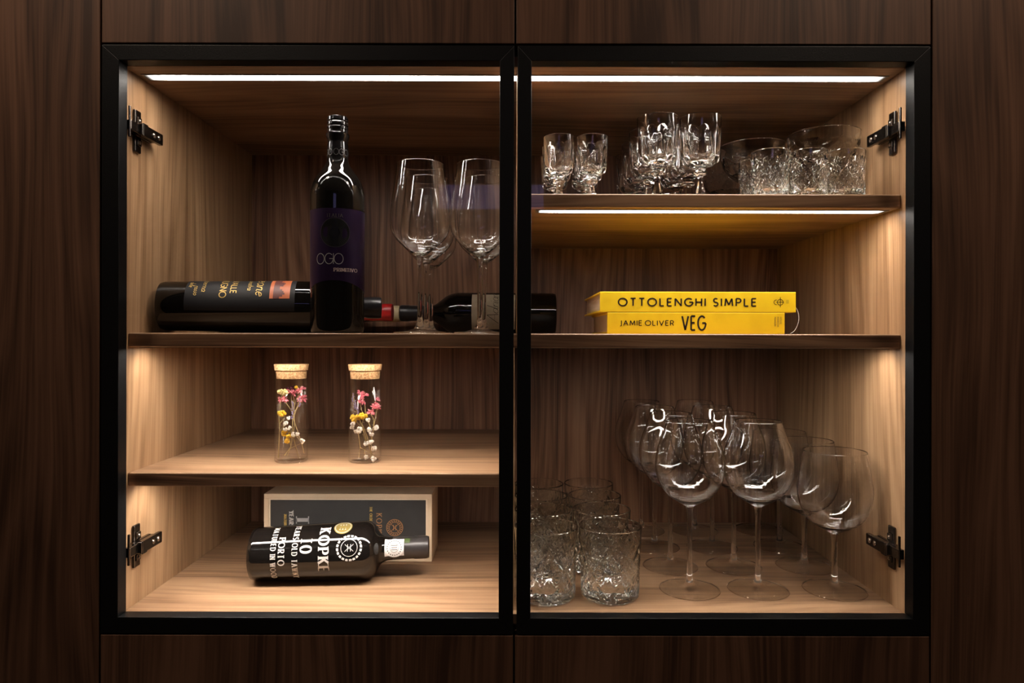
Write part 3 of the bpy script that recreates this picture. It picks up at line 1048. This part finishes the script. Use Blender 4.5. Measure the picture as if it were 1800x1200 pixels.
# ================================================================== BOTTLES
def bordeaux(R, Rb, H, hs, rn, name='glass_body', mat=None, parent=None, flare=0.0):
    """body radius R at the shoulder, Rb at the base, shoulder starts at hs, neck radius rn"""
    p = [(0, 0.006), (Rb * 0.6, 0.003), (Rb * 0.86, 0.0), (Rb * 0.96, 0.0015), (Rb, 0.007), (Rb + (R - Rb) * 0.5, hs * 0.5), (R, hs - 0.004)]
    sh = smooth_prof([(R, hs - 0.004), (R * 0.985, hs + 0.010), (R * 0.86, hs + 0.026), (R * 0.60, hs + 0.040), (rn * 1.12, hs + 0.052), (rn, hs + 0.066)], 6)
    prof = p + sh[1:] + [(rn * 0.97, H - 0.006)]
    return prof


# --- upright bottle with the purple label
b = thing('wine_bottle', 'upright dark wine bottle with purple label on the middle shelf', 'bottle', P(593, 590, 0.956).xyz)
b.location.z = Z2T + 0.0002
prof = bordeaux(0.0372, 0.0368, 0.300, 0.186, 0.0138)
prof = prof[:-1] + [(0.0133, 0.272)]
rf = prof_r(prof[3:])
lathe('glass_body', prof + [(0, 0.272)], M['bottle'], b, seg=72, angle=50)
lathe('screw_cap', [(0.0142, 0.232), (0.0145, 0.2325), (0.0145, 0.262), (0.0136, 0.2655), (0.0139, 0.2690), (0.0160, 0.2745), (0.0160, 0.2775), (0.0142, 0.2795), (0.0140, 0.2830), (0.0147, 0.2838), (0.0147, 0.2868), (0.0138, 0.2880),
                    (0.0146, 0.2895), (0.0146, 0.2930), (0.0136, 0.2945), (0.0143, 0.2960), (0.0141, 0.3005), (0.0128, 0.3020), (0, 0.3020)], M['cap_gloss'], b, seg=48, angle=25)
zl = lambda py: (586 - py) / 1247
lab = patch('label', rf, -1.15, 1.75, zl(512), zl(376), M['label_purple'], b, nz=8, nt=48, lower=lambda q: zl(512) - 0.0 + 0.012 * math.sin(q * PI * 1.15))
TH = 0.16
f = wrap(rf, TH, 0, 0.0006)
disc = fans(0.0195, 0.0195, 40)
quads_obj('label_disc', shift(disc, 0, zl(417)), f, M['disc_black'], lab)
quads_obj('disc_rim', ring_quads(0, zl(417), 0.0198, 0.0003, 48), wrap(rf, TH, 0, 0.0007), M['grey_ink'], lab)
q, w = text_quads('OGIO', 0.0142, 0.0008, gap=0.07, xs=0.82)
quads_obj('lettering', shift(q, -0.0260, zl(470)), f, M['silver'], lab)
q, w = text_quads('PRIMITIVO', 0.0046, 0.0011, 0.0004, gap=0.34, serif=0.0010)
quads_obj('lettering', shift(q, -0.001, zl(482.5)), f, M['pink_ink'], lab)
q, w = text_quads('ITALIA', 0.0042, 0.0006, 0.0003, gap=0.42, serif=0.0008)
quads_obj('lettering', shift(q, -w / 2, zl(391)), f, M['grey_ink'], lab)
nf = wrap(lambda z: 0.0145, 0.0, 0, 0.0003)
for off in (-0.026, -0.002, 0.022):
    q, w = text_quads('OGIO', 0.0085, 0.0004, gap=0.07, xs=0.82)
    quads_obj('lettering', shift(q, off, zl(279)), nf, M['grey_ink'], b)


def lay(o, p, d, up_face, R):
    """rest a bottle on its side: base at p, neck along d, its label towards up_face"""
    z = Vector(d).normalized()
    fr = Vector(up_face)
    fr = (fr - z * fr.dot(z)).normalized()     # label direction = local -Y
    y = -fr
    x = y.cross(z)
    m = Matrix((x, y, z)).transposed().to_4x4()
    m.translation = p
    o.matrix_world = m


# --- lying bottle at the left, gold lettering and an orange vignette
b = thing('wine_bottle', 'black wine bottle lying at left with gold lettering and orange label patch', 'bottle')
prof = bordeaux(0.0388, 0.0355, 0.314, 0.205, 0.0150)
prof = [(r, z if z > 0.007 else z) for r, z in prof]
rf = prof_r(prof[3:])
lathe('glass_body', prof + [(0, 0.3075)], M['bottle'], b, seg=72, angle=50)
lathe('capsule', [(0.0152, 0.251), (0.0156, 0.253), (0.0154, 0.289), (0.0162, 0.292), (0.0164, 0.306), (0.0156, 0.3115), (0.0, 0.3125)], M['capsule_black'], b, seg=36)
lab = patch('label', rf, -1.1, 1.1, 0.040, 0.190, M['label_dark'], b, nz=10, nt=40)
f = wrap(rf, 0, 0, 0.0005)
pic = [((-0.030 + 0.003 * i, 0.155), (-0.030 + 0.003 * (i + 1), 0.155), (-0.030 + 0.003 * (i + 1), 0.183), (-0.030 + 0.003 * i, 0.183)) for i in range(18)]
quads_obj('vignette', pic, f, M['label_orange'], lab)
hill = []
random.seed(4)
for i in range(18):
    a = 0.0055 + 0.008 * abs(math.sin(i * 0.55)) + random.uniform(0, 0.003)
    hill.append(((-0.030 + 0.003 * i, 0.160), (-0.030 + 0.003 * (i + 1), 0.160), (-0.030 + 0.003 * (i + 1), 0.160 + a), (-0.030 + 0.003 * i, 0.160 + a)))
quads_obj('vignette_hills', hill, wrap(rf, 0, 0, 0.0007), M['maroon'], lab)
for word, z, hgt, th, u_end in (('VALLE', 0.1010, 0.0080, 0.0011, 0.015), ('MUGNO', 0.0865, 0.0090, 0.0012, 0.022)):
    q, w = text_quads(word, hgt, th, gap=0.2, maxlen=0.003)
    quads_obj('lettering', shift(q, u_end - w, z), f, M['gold'], lab)
for word, z, hgt, u_end in (('andreane', 0.136, 0.0190, 0.020), ('sinatra', 0.124, 0.0085, 0.010), ('riserna', 0.062, 0.010, 0.012), ('rosso', 0.052, 0.008, 0.018), ('dele', 0.044, 0.008, 0.004)):
    q, w = text_quads(word, hgt, 0.0012 if hgt > 0.012 else 0.0007, gap=0.05, shear=0.3, maxlen=0.003)
    quads_obj('lettering', shift(q, u_end - w, z), f, M['gold'], lab)
base = P(284.5, 540, 0.987)
base.z = Z2T + 0.0389
dirv = Vector((1, 0.165, 0.0))
lay(b, base, dirv, (0, -0.62, 0.78), 0.0388)

# --- bottles lying behind, necks to the right
def simple_bottle(label, cap, p, d, R=0.0378, H=0.298, lip=False):
    b = thing('wine_bottle', label, 'bottle')
    prof = bordeaux(R, R * 0.98, H, 0.180, 0.0138)
    lathe('glass_body', prof + [(0, H - 0.006)], M['bottle'], b, seg=56, angle=50)
    lathe('capsule', [(0.0141, H - 0.058), (0.0146, H - 0.056), (0.0146, H - 0.018), (0.0157, H - 0.015), (0.0157, H - 0.003), (0.0150, H), (0, H + 0.0002)], cap, b, seg=36)
    lay(b, p, d, (0, -1, 0.1), R)
    return b, prof


tip = P(690, 549, 1.215)
p = Vector((tip.x - 0.298, tip.y, Z2T + 0.0380))
simple_bottle('lying wine bottle with a red capsule, between two other bottle necks', M['capsule_red'], p, (1, 0, 0))
tip = P(703, 549, 1.295)
p = Vector((tip.x - 0.298, tip.y, Z2T + 0.0380))
simple_bottle('lying wine bottle with a cream capsule at the back of the middle shelf', M['capsule_cream'], p, (1, 0, 0))

# --- the bottle with the cream label, neck to the left
tipx = P(703.5, 549, 1.300).x
b, prof = simple_bottle('lying dark wine bottle with cream paper label, its neck pointing left', M['capsule_black'], Vector((tipx + 0.2965, 1.300 - DCAM, Z2T + 0.0396)), (-1, 0, 0), R=0.0393, H=0.2955)
rf = prof_r(prof[3:])
# paper label: from the shoulder down the body
lab = patch('label', rf, -1.0, 0.98, 0.078, 0.1585, M['label_cream'], b, nz=8, nt=36)
f = wrap(rf, 0, 0, 0.0005)
q, w = text_quads('Adriano', 0.0210, 0.0010, 0.0004, gap=0.03, shear=0.35, xs=1.0, maxlen=0.004)
quads_obj('lettering', shift(q, -0.024, 0.109), f, M['ink'], lab)
q, w = text_quads('VALPOLICELLA', 0.0032, 0.0005, gap=0.3)
quads_obj('lettering', shift(q, -w / 2, 0.099), f, M['grey_ink'], lab)
q, w = text_quads('ROSSO', 0.0028, 0.0005, gap=0.3)
quads_obj('lettering', shift(q, -w / 2, 0.092), f, M['grey_ink'], lab)

# --- port bottle lying on the cabinet floor
b = thing('port_bottle', 'black port bottle with white printed lettering lying on the cabinet floor', 'bottle')
Rp, Rpb, Hp = 0.0425, 0.0388, 0.262
pp = [(0, 0.006), (Rpb * 0.6, 0.003), (Rpb * 0.84, 0.0), (Rpb * 0.95, 0.002), (Rpb, 0.009), (Rpb + (Rp - Rpb) * 0.55, 0.09), (Rp, 0.158)]
pp += smooth_prof([(Rp, 0.158), (Rp * 0.985, 0.170), (Rp * 0.84, 0.181), (0.022, 0.190), (0.0170, 0.200), (0.0160, 0.215), (0.0150, 0.235)], 6)[1:]
rf = prof_r(pp[3:])
lathe('glass_body', pp + [(0.0148, 0.255), (0, 0.255)], M['port_bottle'], b, seg=80, angle=50)
lathe('capsule', [(0.0163, 0.2080), (0.0167, 0.2085), (0.0160, 0.238), (0.0168, 0.241), (0.0168, 0.258), (0.0155, 0.2615), (0, 0.262)], M['capsule_grey'], b, seg=48)
f = wrap(rf, 0, 0, 0.0005)
U = lambda x: (x - 444) / 1167               # photograph column -> height on the bottle
def word(txt, x, hgt, thick, thin, uc, gap=0.22, serif=0.0, xs=1.0, mat='white_ink', parent=b):
    q, w = text_quads(txt, hgt, thick, thin, gap=gap, serif=serif, xs=xs, maxlen=0.003)
    quads_obj('lettering', shift(q, uc - w / 2, U(x)), f, M[mat], parent)
word('KOPKE', 566, 0.0148, 0.0036, 0.0011, 0.0, 0.40, 0.0024, 0.84)
word('10', 536, 0.0160, 0.0034, 0.0010, -0.005, 0.40, 0.0034, 0.85)
word('YEARS OLD TAWNY', 522, 0.0078, 0.0015, 0.0006, 0.001, 0.34, 0.0010, 0.66)
word('PORTO', 499, 0.0088, 0.0019, 0.0007, 0.001, 0.36, 0.0013, 0.8)
word('MATURED IN WOOD', 486, 0.0074, 0.0014, 0.0006, 0.002, 0.34, 0.0010, 0.66)
# round crest: two rings, a broken ring of small marks, a mirrored pair of curved letters
ez = U(618)
er = 0.0165
crest = ring_quads(0, ez, 0.0118, 0.0007, 48) + ring_quads(0, ez, 0.0172, 0.0030, 60, (2, 3)) + ring_quads(0, ez, 0.0172, 0.0012, 24, (1, 6))
for sgn in (-1, 1):
    pts = [(sgn * (0.0008 + 0.0042 * abs(t) ** 1.6), t * 0.0062) for t in np.linspace(-1, 1, 15)]
    for a, c in zip(pts, pts[1:]):
        crest.append(((a[0] - 0.0004, ez + a[1]), (a[0] + 0.0004, ez + a[1]), (c[0] + 0.0004, ez + c[1]), (c[0] - 0.0004, ez + c[1])))
for y in (-0.0022, 0.0022):
    crest.append(((-0.005, ez + y - 0.0004), (0.005, ez + y - 0.0004), (0.005, ez + y + 0.0004), (-0.005, ez + y + 0.0004)))
quads_obj('crest', crest, f, M['white_ink'], b)
# oval gold seal near the upper edge
gs = quads_obj('round_seal', shift(fans(0.0135, 0.0135), -0.0345, U(604)), f, M['olive'], b)
quads_obj('seal_print', shift([((-0.006, y), (0.006, y), (0.006, y + 0.0016), (-0.006, y + 0.0016)) for y in (-0.005, -0.001, 0.003)] + ring_quads(0, 0, 0.0115, 0.0009, 36), -0.0345, U(604)), wrap(rf, 0, 0, 0.0007), M['white_ink'], gs)
# paper guarantee seal over the shoulder and neck
rs = lambda z: max(rf(z), 0.0168)
seal = patch('paper_seal', rs, -0.75, 0.75, 0.197, 0.2255, M['seal'], b, eps=0.0006, nz=6, nt=18)
fs = wrap(lambda z: rs(z), 0, 0, 0.0012)
quads_obj('paper_disc', shift(fans(0.0140, 0.0140), 0.001, 0.2115), wrap(lambda z: 0.0190, 0, 0, 0.0004), M['seal'], seal)
q = ring_quads(0.001, 0.2115, 0.0105, 0.0016, 40, (1, 2)) + ring_quads(0.001, 0.2115, 0.0062, 0.0005, 30)
q += [((x, 0.207), (x + 0.001, 0.207), (x + 0.001, 0.216), (x, 0.216)) for x in (-0.003, 0.0, 0.003)]
quads_obj('seal_print', q, wrap(lambda z: 0.0190, 0, 0, 0.0007), M['grey_ink'], seal)
patch('green_stamp', lambda z: 0.0166, -0.85, -0.35, 0.226, 0.234, M['green'], b, eps=0.0004, nz=2, nt=6)
base = P(446, 973, 1.022)
base.z = ZB + 0.0392
lay(b, base, (1, 0.06, 0.026), (0, -0.93, 0.36), 0.043)

# ================================================================== WOODEN PORT BOX
Zb = 1.106
x0, x1 = (464.5 - 903) / 1200 * Zb, (760 - 903) / 1200 * Zb
W, Hh, Dp = x1 - x0, 0.1095, 0.085
bx = thing('wooden_box', 'pale wooden port gift box with charcoal front standing behind the port bottle', 'box', (x0, Zb - DCAM, ZB + 0.0006))
t = 0.0078
for nm, a in (('side_board', (0, W, 0, Dp, 0, t)), ('side_board', (0, W, 0, Dp, Hh - t, Hh)), ('end_board', (0, t, 0, Dp, t, Hh - t)), ('end_board', (W - t, W, 0, Dp, t, Hh - t)),
              ('back_board', (t, W - t, Dp - 0.004, Dp, t, Hh - t))):
    box(nm, *a, M['pine'], bx, 0.0005, 1)
bm = bmesh.new()
g = 0.0022
for a in ((t, W - t, 0.001, 0.006, t, t + g), (t, W - t, 0.001, 0.006, Hh - t - g, Hh - t), (t, t + g, 0.001, 0.006, t + g, Hh - t - g), (W - t - g, W - t, 0.001, 0.006, t + g, Hh - t - g)):
    box_bm(bm, *a)
bm_obj('inner_lip', bm, M['pine_ply'], bx)
lid = box('sliding_lid', t + g, W - t - g, 0.003, 0.006, t + g, Hh - t - g, M['lid'], bx)
# lettering on the lid: reads downwards, letter tops to the right
def on_box(px, py):
    return ((px - 464.5) / 1200 * Zb, (988.5 - py) / 1200 * Zb)
def boxword(txt, px, py_top, hgt, thick, thin, mat, gap=0.25, serif=0.0, xs=1.0):
    q, w = text_quads(txt, hgt, thick, thin, gap=gap, serif=serif, xs=xs)
    X, Zz = on_box(px, py_top)
    fn = lambda u, v: (X + v, 0.0026, Zz - u)
    quads_obj('lettering', q, fn, M[mat], lid)
    return w
boxword('MATURED IN WOOD', 499, 907, 0.0042, 0.0013, 0.0005, 'gold', 0.3, 0.0008, 0.75)
boxword('YEARS OLD', 508, 901, 0.0070, 0.0022, 0.0008, 'white_ink', 0.3, 0.0014, 0.8)
boxword('10', 520, 914, 0.0215, 0.0060, 0.0018, 'silver', 0.5, 0.0060)
boxword('THE OLDEST PORT', 650, 893, 0.0040, 0.0012, 0.0005, 'gold', 0.3, 0.0008, 0.8)
boxword('KOPKE', 662, 905, 0.0085, 0.0013, 0.0006, 'copper', 0.42, 0.0015, 0.85)
cx, cz = on_box(694, 929.5)
em = ring_quads(0, 0, 0.0132, 0.0009, 40) + ring_quads(0, 0, 0.0086, 0.0007, 36) + ring_quads(0, 0, 0.0109, 0.0018, 40, (1, 2))
for sgn in (-1, 1):
    pts = [(t_ * 0.0055, sgn * (0.0008 + 0.0048 * abs(t_) ** 1.3)) for t_ in np.linspace(-1, 1, 13)]
    for a, c in zip(pts, pts[1:]):
        em.append(((a[0], a[1] - 0.0005), (c[0], c[1] - 0.0005), (c[0], c[1] + 0.0005), (a[0], a[1] + 0.0005)))
for xx in (-0.0018, 0.0018):
    em.append(((xx - 0.0004, -0.0045), (xx + 0.0004, -0.0045), (xx + 0.0004, 0.0045), (xx - 0.0004, 0.0045)))
quads_obj('crest', em, lambda u, v: (cx + u, 0.0026, cz + v), M['copper'], lid)

# ================================================================== BOOKS
def book(label, px0, px1, Z, zbot, th, width, skew=0.0):
    xa, xb = (px0 - 903) / 1200 * Z, (px1 - 903) / 1200 * Z
    o = thing('cookbook', label, 'book', (xa, Z - DCAM, zbot))
    L = xb - xa
    c = 0.0026
    bm = bmesh.new()                                    # cover: spine with two boards
    box_bm(bm, 0, L, 0.0, 0.0030, 0.0, th, 0.0007, 2)
    bm_obj('spine', bm, M['yellow'], o)
    box('cover_board', 0, L, 0.0032, width, 0.0, c, M['yellow'], o, 0.0005, 1)
    box('cover_board', 0, L, 0.0032, width, th - c, th, M['yellow'], o, 0.0005, 1)
    bm = bmesh.new()                                    # the pages, in leaves of uneven length
    n = 16
    random.seed(int(px0))
    for i in range(n):
        a, b_ = c + (th - 2 * c) * i / n, c + (th - 2 * c) * (i + 1) / n
        e = random.uniform(0, 0.0005)
        box_bm(bm, 0.0030 + e, L - 0.0030 - e, 0.0032, width - 0.003 - e, a + 0.00004, b_)
    bm_obj('page_block', bm, M['pages'], o)
    return o, L
Zk = 0.960
sk = 1200 / Zk
o, L = book('yellow hardback cookbook lying at the bottom of the stack of two', 1067.5, 1379.5, Zk, Z2T + 0.0002, 0.0300, 0.190)
fn = lambda u, v: (u, -0.0002, v)
sp = [c for c in o.children if c.name.startswith('spine')][0]
q, w = text_quads('JAMIE OLIVER', 0.0068, 0.0011, gap=0.36, space=0.25)
quads_obj('lettering', shift([tuple((a * 0.0755 / w, b_) for a, b_ in qq) for qq in q], (1089.5 - 1067.5) / sk, 0.0118), fn, M['ink'], sp)
q, w = text_quads('VEG', 0.0195, 0.0026, gap=0.22, xs=0.62)
quads_obj('lettering', shift([tuple((a * 0.0325 / w, b_) for a, b_ in qq) for qq in q], (1199 - 1067.5) / sk, 0.0055), fn, M['ink'], sp)
for k_, wd in enumerate(('PENGUIN', 'RANDOM', 'HOUSE')):
    q, w = text_quads(wd, 0.0022, 0.0004, gap=0.3)
    quads_obj('lettering', shift(q, (1361 + k_ * 5.0 - 1067.5) / sk, 0.024, -PI / 2), fn, M['olive'], sp)
o, L = book('thick yellow hardback cookbook on top of the other cookbook', 1054.5, 1399, Zk, Z2T + 0.0306, 0.0288, 0.208)
sp = [c for c in o.children if c.name.startswith('spine')][0]
q, w = text_quads('OTTOLENGHI SIMPLE', 0.0104, 0.0019, gap=0.42, space=0.55)
quads_obj('lettering', shift([tuple((a * 0.1935 / w, b_) for a, b_ in qq) for qq in q], (1087 - 1054.5) / sk, 0.0090), fn, M['ink'], sp)
lg = ring_quads(0, 0.0025, 0.0036, 0.0007, 24) + ring_quads(0, -0.0030, 0.0026, 0.0007, 20)[3:17]
lg = [((-0.0040, -0.0003), (0.0040, -0.0003), (0.0040, 0.0003), (-0.0040, 0.0003))] + ring_quads(0.0002, 0, 0.0030, 0.0006, 24)
lg += ring_quads(-0.0040, 0, 0.0024, 0.0006, 20)[4:16] + [((0.0, -0.0052), (0.0006, -0.0052), (0.0006, 0.0052), (0.0, 0.0052))]
lg = [tuple((1.35 * a_, 1.35 * b_) for a_, b_ in q_) for q_ in lg]
quads_obj('lettering', shift(lg, (1371 - 1054.5) / sk, 0.0144), fn, M['ink'], sp)
for k_ in range(3):
    q, w = text_quads('ILILIL', 0.0011, 0.0003, gap=0.6)
    quads_obj('lettering', shift(q, (1382 + k_ * 1.6 - 1054.5) / sk, 0.0175, -PI / 2), fn, M['olive'], sp)
# ribbon marker looping down from the upper book, inside its pages
rb_x = (1396 - 1054.5) / sk
pts = [(rb_x - 0.004, 0.010), (rb_x + 0.0035, 0.0085), (rb_x + 0.0078, 0.003), (rb_x + 0.0095, -0.0045), (rb_x + 0.0085, -0.013), (rb_x + 0.0045, -0.0215), (rb_x - 0.0005, -0.0270), (rb_x - 0.0065, -0.0300)]
pts = smooth_prof([(a, b_ + 1) for a, b_ in pts], 5)
verts, faces = [], []
for i, (x, z) in enumerate(pts):
    z -= 1
    for y, d in ((0.005, 0), (0.017, 0), (0.017, 0.0007), (0.005, 0.0007)):
        verts.append((x + d + (y - 0.005) * 0.45, y + 0.004 * math.sin(i / 8), z + d * 0.3))
for i in range(len(pts) - 1):
    for k_ in range(4):
        a, b_ = i * 4 + k_, i * 4 + (k_ + 1) % 4
        faces.append((a, b_, b_ + 4, a + 4))
faces += [(0, 1, 2, 3), tuple(len(verts) - 4 + k_ for k_ in (3, 2, 1, 0))]
rb = mesh_obj('ribbon_marker', verts, faces, M['ribbon'], o, smooth=True, angle=40)
rb['label'] = 'cream ribbon marker'

# ================================================================== CORKED GLASS TUBES WITH DRIED FLOWERS
def C4(x, y):
    """a point of the enlarged view of the tubes -> photograph pixel"""
    return 420 + x / 5.453, 620 + y / 5.453
ZT_ = 1.001
def tube(px, label):
    o = thing('glass_tube', label, 'jar')
    at(o, px, ZT_, Z3T)
    R, H = 0.0236, 0.1315
    prof = [(0, 0.0), (R * 0.7, 0.0003), (R * 0.93, 0.0), (R, 0.0020), (R, H - 0.001), (R + 0.0006, H), (R - 0.0006, H + 0.0006), (R - 0.0013, H), (R - 0.0013, 0.0050), (R * 0.85, 0.0032), (0, 0.0030)]
    lathe('tube_body', prof, M['tube'], o, seg=56, angle=50)
    ck = lathe('cork_stopper', [(0, H - 0.0105), (0.0205, H - 0.0105), (0.0210, H - 0.0095), (0.0216, H - 0.0006), (0.0206, H + 0.0002), (0.0206, H + 0.0014), (0.0232, H + 0.0018), (0.0245, H + 0.0095), (0.0243, H + 0.0105), (0, H + 0.0108)], M['cork'], o, seg=40,
               disp=lambda th, r, z, i: r * (1 + 0.006 * np.sin(th * 13 + i)), angle=30)
    return o
tube(512.5, 'left corked glass tube of dried flowers on the lower left shelf')
tube(642, 'right corked glass tube of dried flowers on the lower left shelf')


def puff(bm, c, r, n=9, sub=1):
    """a small rounded head of lumps"""
    for i in range(n):
        v = Vector((random.uniform(-1, 1), random.uniform(-1, 1), random.uniform(-1, 1))).normalized() * r * 0.55
        s = r * random.uniform(0.42, 0.62)
        bmesh.ops.create_icosphere(bm, subdivisions=sub, radius=s, matrix=Matrix.Translation(Vector(c) + v))


def petals(bm, c, r, n=12):
    """open star of little pointed petals"""
    c = Vector(c)
    for i in range(n):
        d = Vector((random.uniform(-1, 1), random.uniform(-1, 0.6), random.uniform(-0.7, 1))).normalized()
        u = d.orthogonal().normalized()
        v = d.cross(u)
        L_ = r * random.uniform(0.7, 1.1)
        wd = r * 0.22
        ring = [c + d * L_ * 0.55 + u * wd, c + d * L_ * 0.55 + v * wd * 0.5, c + d * L_ * 0.55 - u * wd, c + d * L_ * 0.55 - v * wd * 0.5]
        vs = [bm.verts.new(p_) for p_ in ring]
        a, b_ = bm.verts.new(c), bm.verts.new(c + d * L_)
        for k_ in range(4):
            bm.faces.new((a, vs[(k_ + 1) % 4], vs[k_]))
            bm.faces.new((b_, vs[k_], vs[(k_ + 1) % 4]))


TUBE_C = {}
def sprig(label, kind, mat, heads, stems, dy, cxp):
    """one dried sprig: heads [(x, y, size)] and stems [[(x, y), ...]] in the enlarged view; dy = depth offset"""
    o = thing('dried_flower', label, 'flower', ((cxp - 903) / 1200 * ZT_, ZT_ - DCAM, Z3T + 0.004), 'dried flowers in corked glass tubes')
    org = Vector(o.location)
    def W(x, y, d=0.0):
        px, py = C4(x, y)
        p_ = P(px, py, ZT_ + dy + d) - org
        q_ = Vector((p_.x, p_.y, 0))
        if q_.length > 0.0195:
            q_ *= 0.0195 / q_.length
        return Vector((q_.x, q_.y, max(p_.z, 0.0012)))
    bm = bmesh.new()
    for st in stems:
        pts = [W(x, y, 0.0015 * math.sin(i * 1.7)) for i, (x, y) in enumerate(st)]
        tube_pts(bm, pts, 0.00065, 0.00048, 5)
    bm_obj('stem', bm, M['stem'], o, smooth=True, angle=60)
    for (x, y, s) in heads:
        bm = bmesh.new()
        c = W(x, y, random.uniform(-0.003, 0.001))
        r = 1.25 * s / 2 / 5.453 / 1200
        if kind == 'puff':
            puff(bm, c, r)
        elif kind == 'petal':
            petals(bm, c, r * 1.15, 14)
        else:
            for j in range(14):
                puff(bm, c + Vector((random.uniform(-1, 1) * r * 0.5, random.uniform(-1, 1) * r * 0.5, (j / 13 - 0.5) * r * 4.2)), r * 0.42, 2)
        bm_obj('flower_head', bm, mat, o)
    return o


random.seed(11)
sprig('cream tufted sprig at the top left inside the left tube', 'puff', M['f_cream'], [(395, 372, 52), (430, 382, 56), (455, 380, 40)], [[(415, 395), (385, 600), (392, 750), (378, 1020)]], 0.000, 512.5)
sprig('spray of pink dried blossoms inside the left tube', 'petal', M['f_pink'], [(495, 375, 62), (530, 395, 55), (575, 370, 62), (615, 350, 50), (405, 455, 60), (445, 450, 66), (610, 440, 70), (580, 455, 50), (635, 425, 36)],
      [[(500, 390), (505, 480), (525, 640), (600, 860), (628, 965)], [(600, 370), (550, 450), (520, 560)], [(440, 470), (500, 550), (520, 620)], [(610, 450), (560, 530), (520, 640)]], 0.004, 512.5)
sprig('plum coloured sprig near the top of the left tube', 'petal', M['f_plum'], [(478, 345, 40), (515, 340, 40)], [[(500, 350), (530, 450), (535, 700), (500, 900), (465, 1000)]], 0.010, 512.5)
sprig('pale lavender sprig in the middle of the left tube', 'spike', M['f_lav'], [(515, 510, 32), (582, 480, 30), (515, 590, 36)], [[(515, 460), (518, 620), (512, 760), (535, 860), (575, 1000)], [(585, 450), (560, 520), (515, 620)]], -0.002, 512.5)
sprig('yellow dried button sprig low in the left tube', 'puff', M['f_yellow'], [(398, 578, 46), (435, 580, 46), (415, 600, 34), (440, 770, 56), (482, 795, 52), (465, 845, 54), (548, 333, 30)],
      [[(430, 590), (440, 620), (395, 680), (388, 760), (384, 1010)], [(470, 800), (500, 900), (440, 990)]], -0.006, 512.5)
sprig('white dried berry sprig low in the left tube', 'puff', M['f_white'], [(475, 628, 34), (452, 685, 42), (490, 725, 36), (445, 735, 36), (525, 785, 44), (560, 780, 36), (635, 852, 44)],
      [[(475, 630), (440, 700), (400, 745), (390, 760)], [(490, 730), (505, 790), (500, 915), (430, 990)], [(540, 785), (575, 830), (600, 870), (495, 920)], [(635, 852), (600, 868)]], -0.009, 512.5)

sprig('spray of pink dried blossoms inside the right tube', 'petal', M['f_pink'], [(1165, 385, 56), (1205, 405, 62), (1185, 430, 44), (1165, 470, 52), (1195, 480, 44), (1335, 450, 46), (1305, 500, 66), (1330, 520, 54), (1290, 520, 46), (1265, 575, 70)],
      [[(1185, 420), (1210, 520), (1215, 600), (1180, 680), (1230, 800), (1265, 960)], [(1330, 520), (1290, 720), (1270, 900), (1265, 1015)], [(1265, 590), (1295, 640), (1290, 720)], [(1160, 480), (1180, 560), (1215, 640)]], 0.003, 642)
sprig('lavender sprig at the left inside the right tube', 'spike', M['f_lav'], [(1095, 430, 28), (1118, 500, 34), (1138, 560, 28)], [[(1090, 400), (1120, 510), (1150, 610), (1200, 760), (1225, 860)]], 0.000, 642)
sprig('yellow dried button sprig in the middle of the right tube', 'puff', M['f_yellow'], [(1098, 632, 62), (1135, 622, 58), (1180, 608, 54), (1212, 606, 44), (1110, 655, 44)], [[(1160, 630), (1165, 700), (1215, 800), (1235, 880)], [(1120, 650), (1160, 700)]], -0.006, 642)
sprig('white dried berry sprig low in the right tube', 'puff', M['f_white'], [(1095, 682, 40), (1088, 715, 40), (1125, 750, 44), (1158, 742, 56), (1240, 650, 42), (1250, 740, 44), (1270, 776, 42), (1325, 716, 46), (1222, 870, 48), (1270, 857, 42), (1300, 920, 48), (1222, 1003, 38), (1300, 1020, 50)],
      [[(1145, 760), (1165, 910), (1150, 1010)], [(1165, 910), (1265, 960), (1300, 925)], [(1240, 655), (1262, 720), (1290, 760), (1325, 720)], [(1150, 745), (1190, 780), (1225, 870), (1205, 960)], [(1270, 780), (1272, 900), (1266, 1010)], [(1222, 1003), (1200, 930)], [(1300, 1020), (1270, 960)]], -0.009, 642)
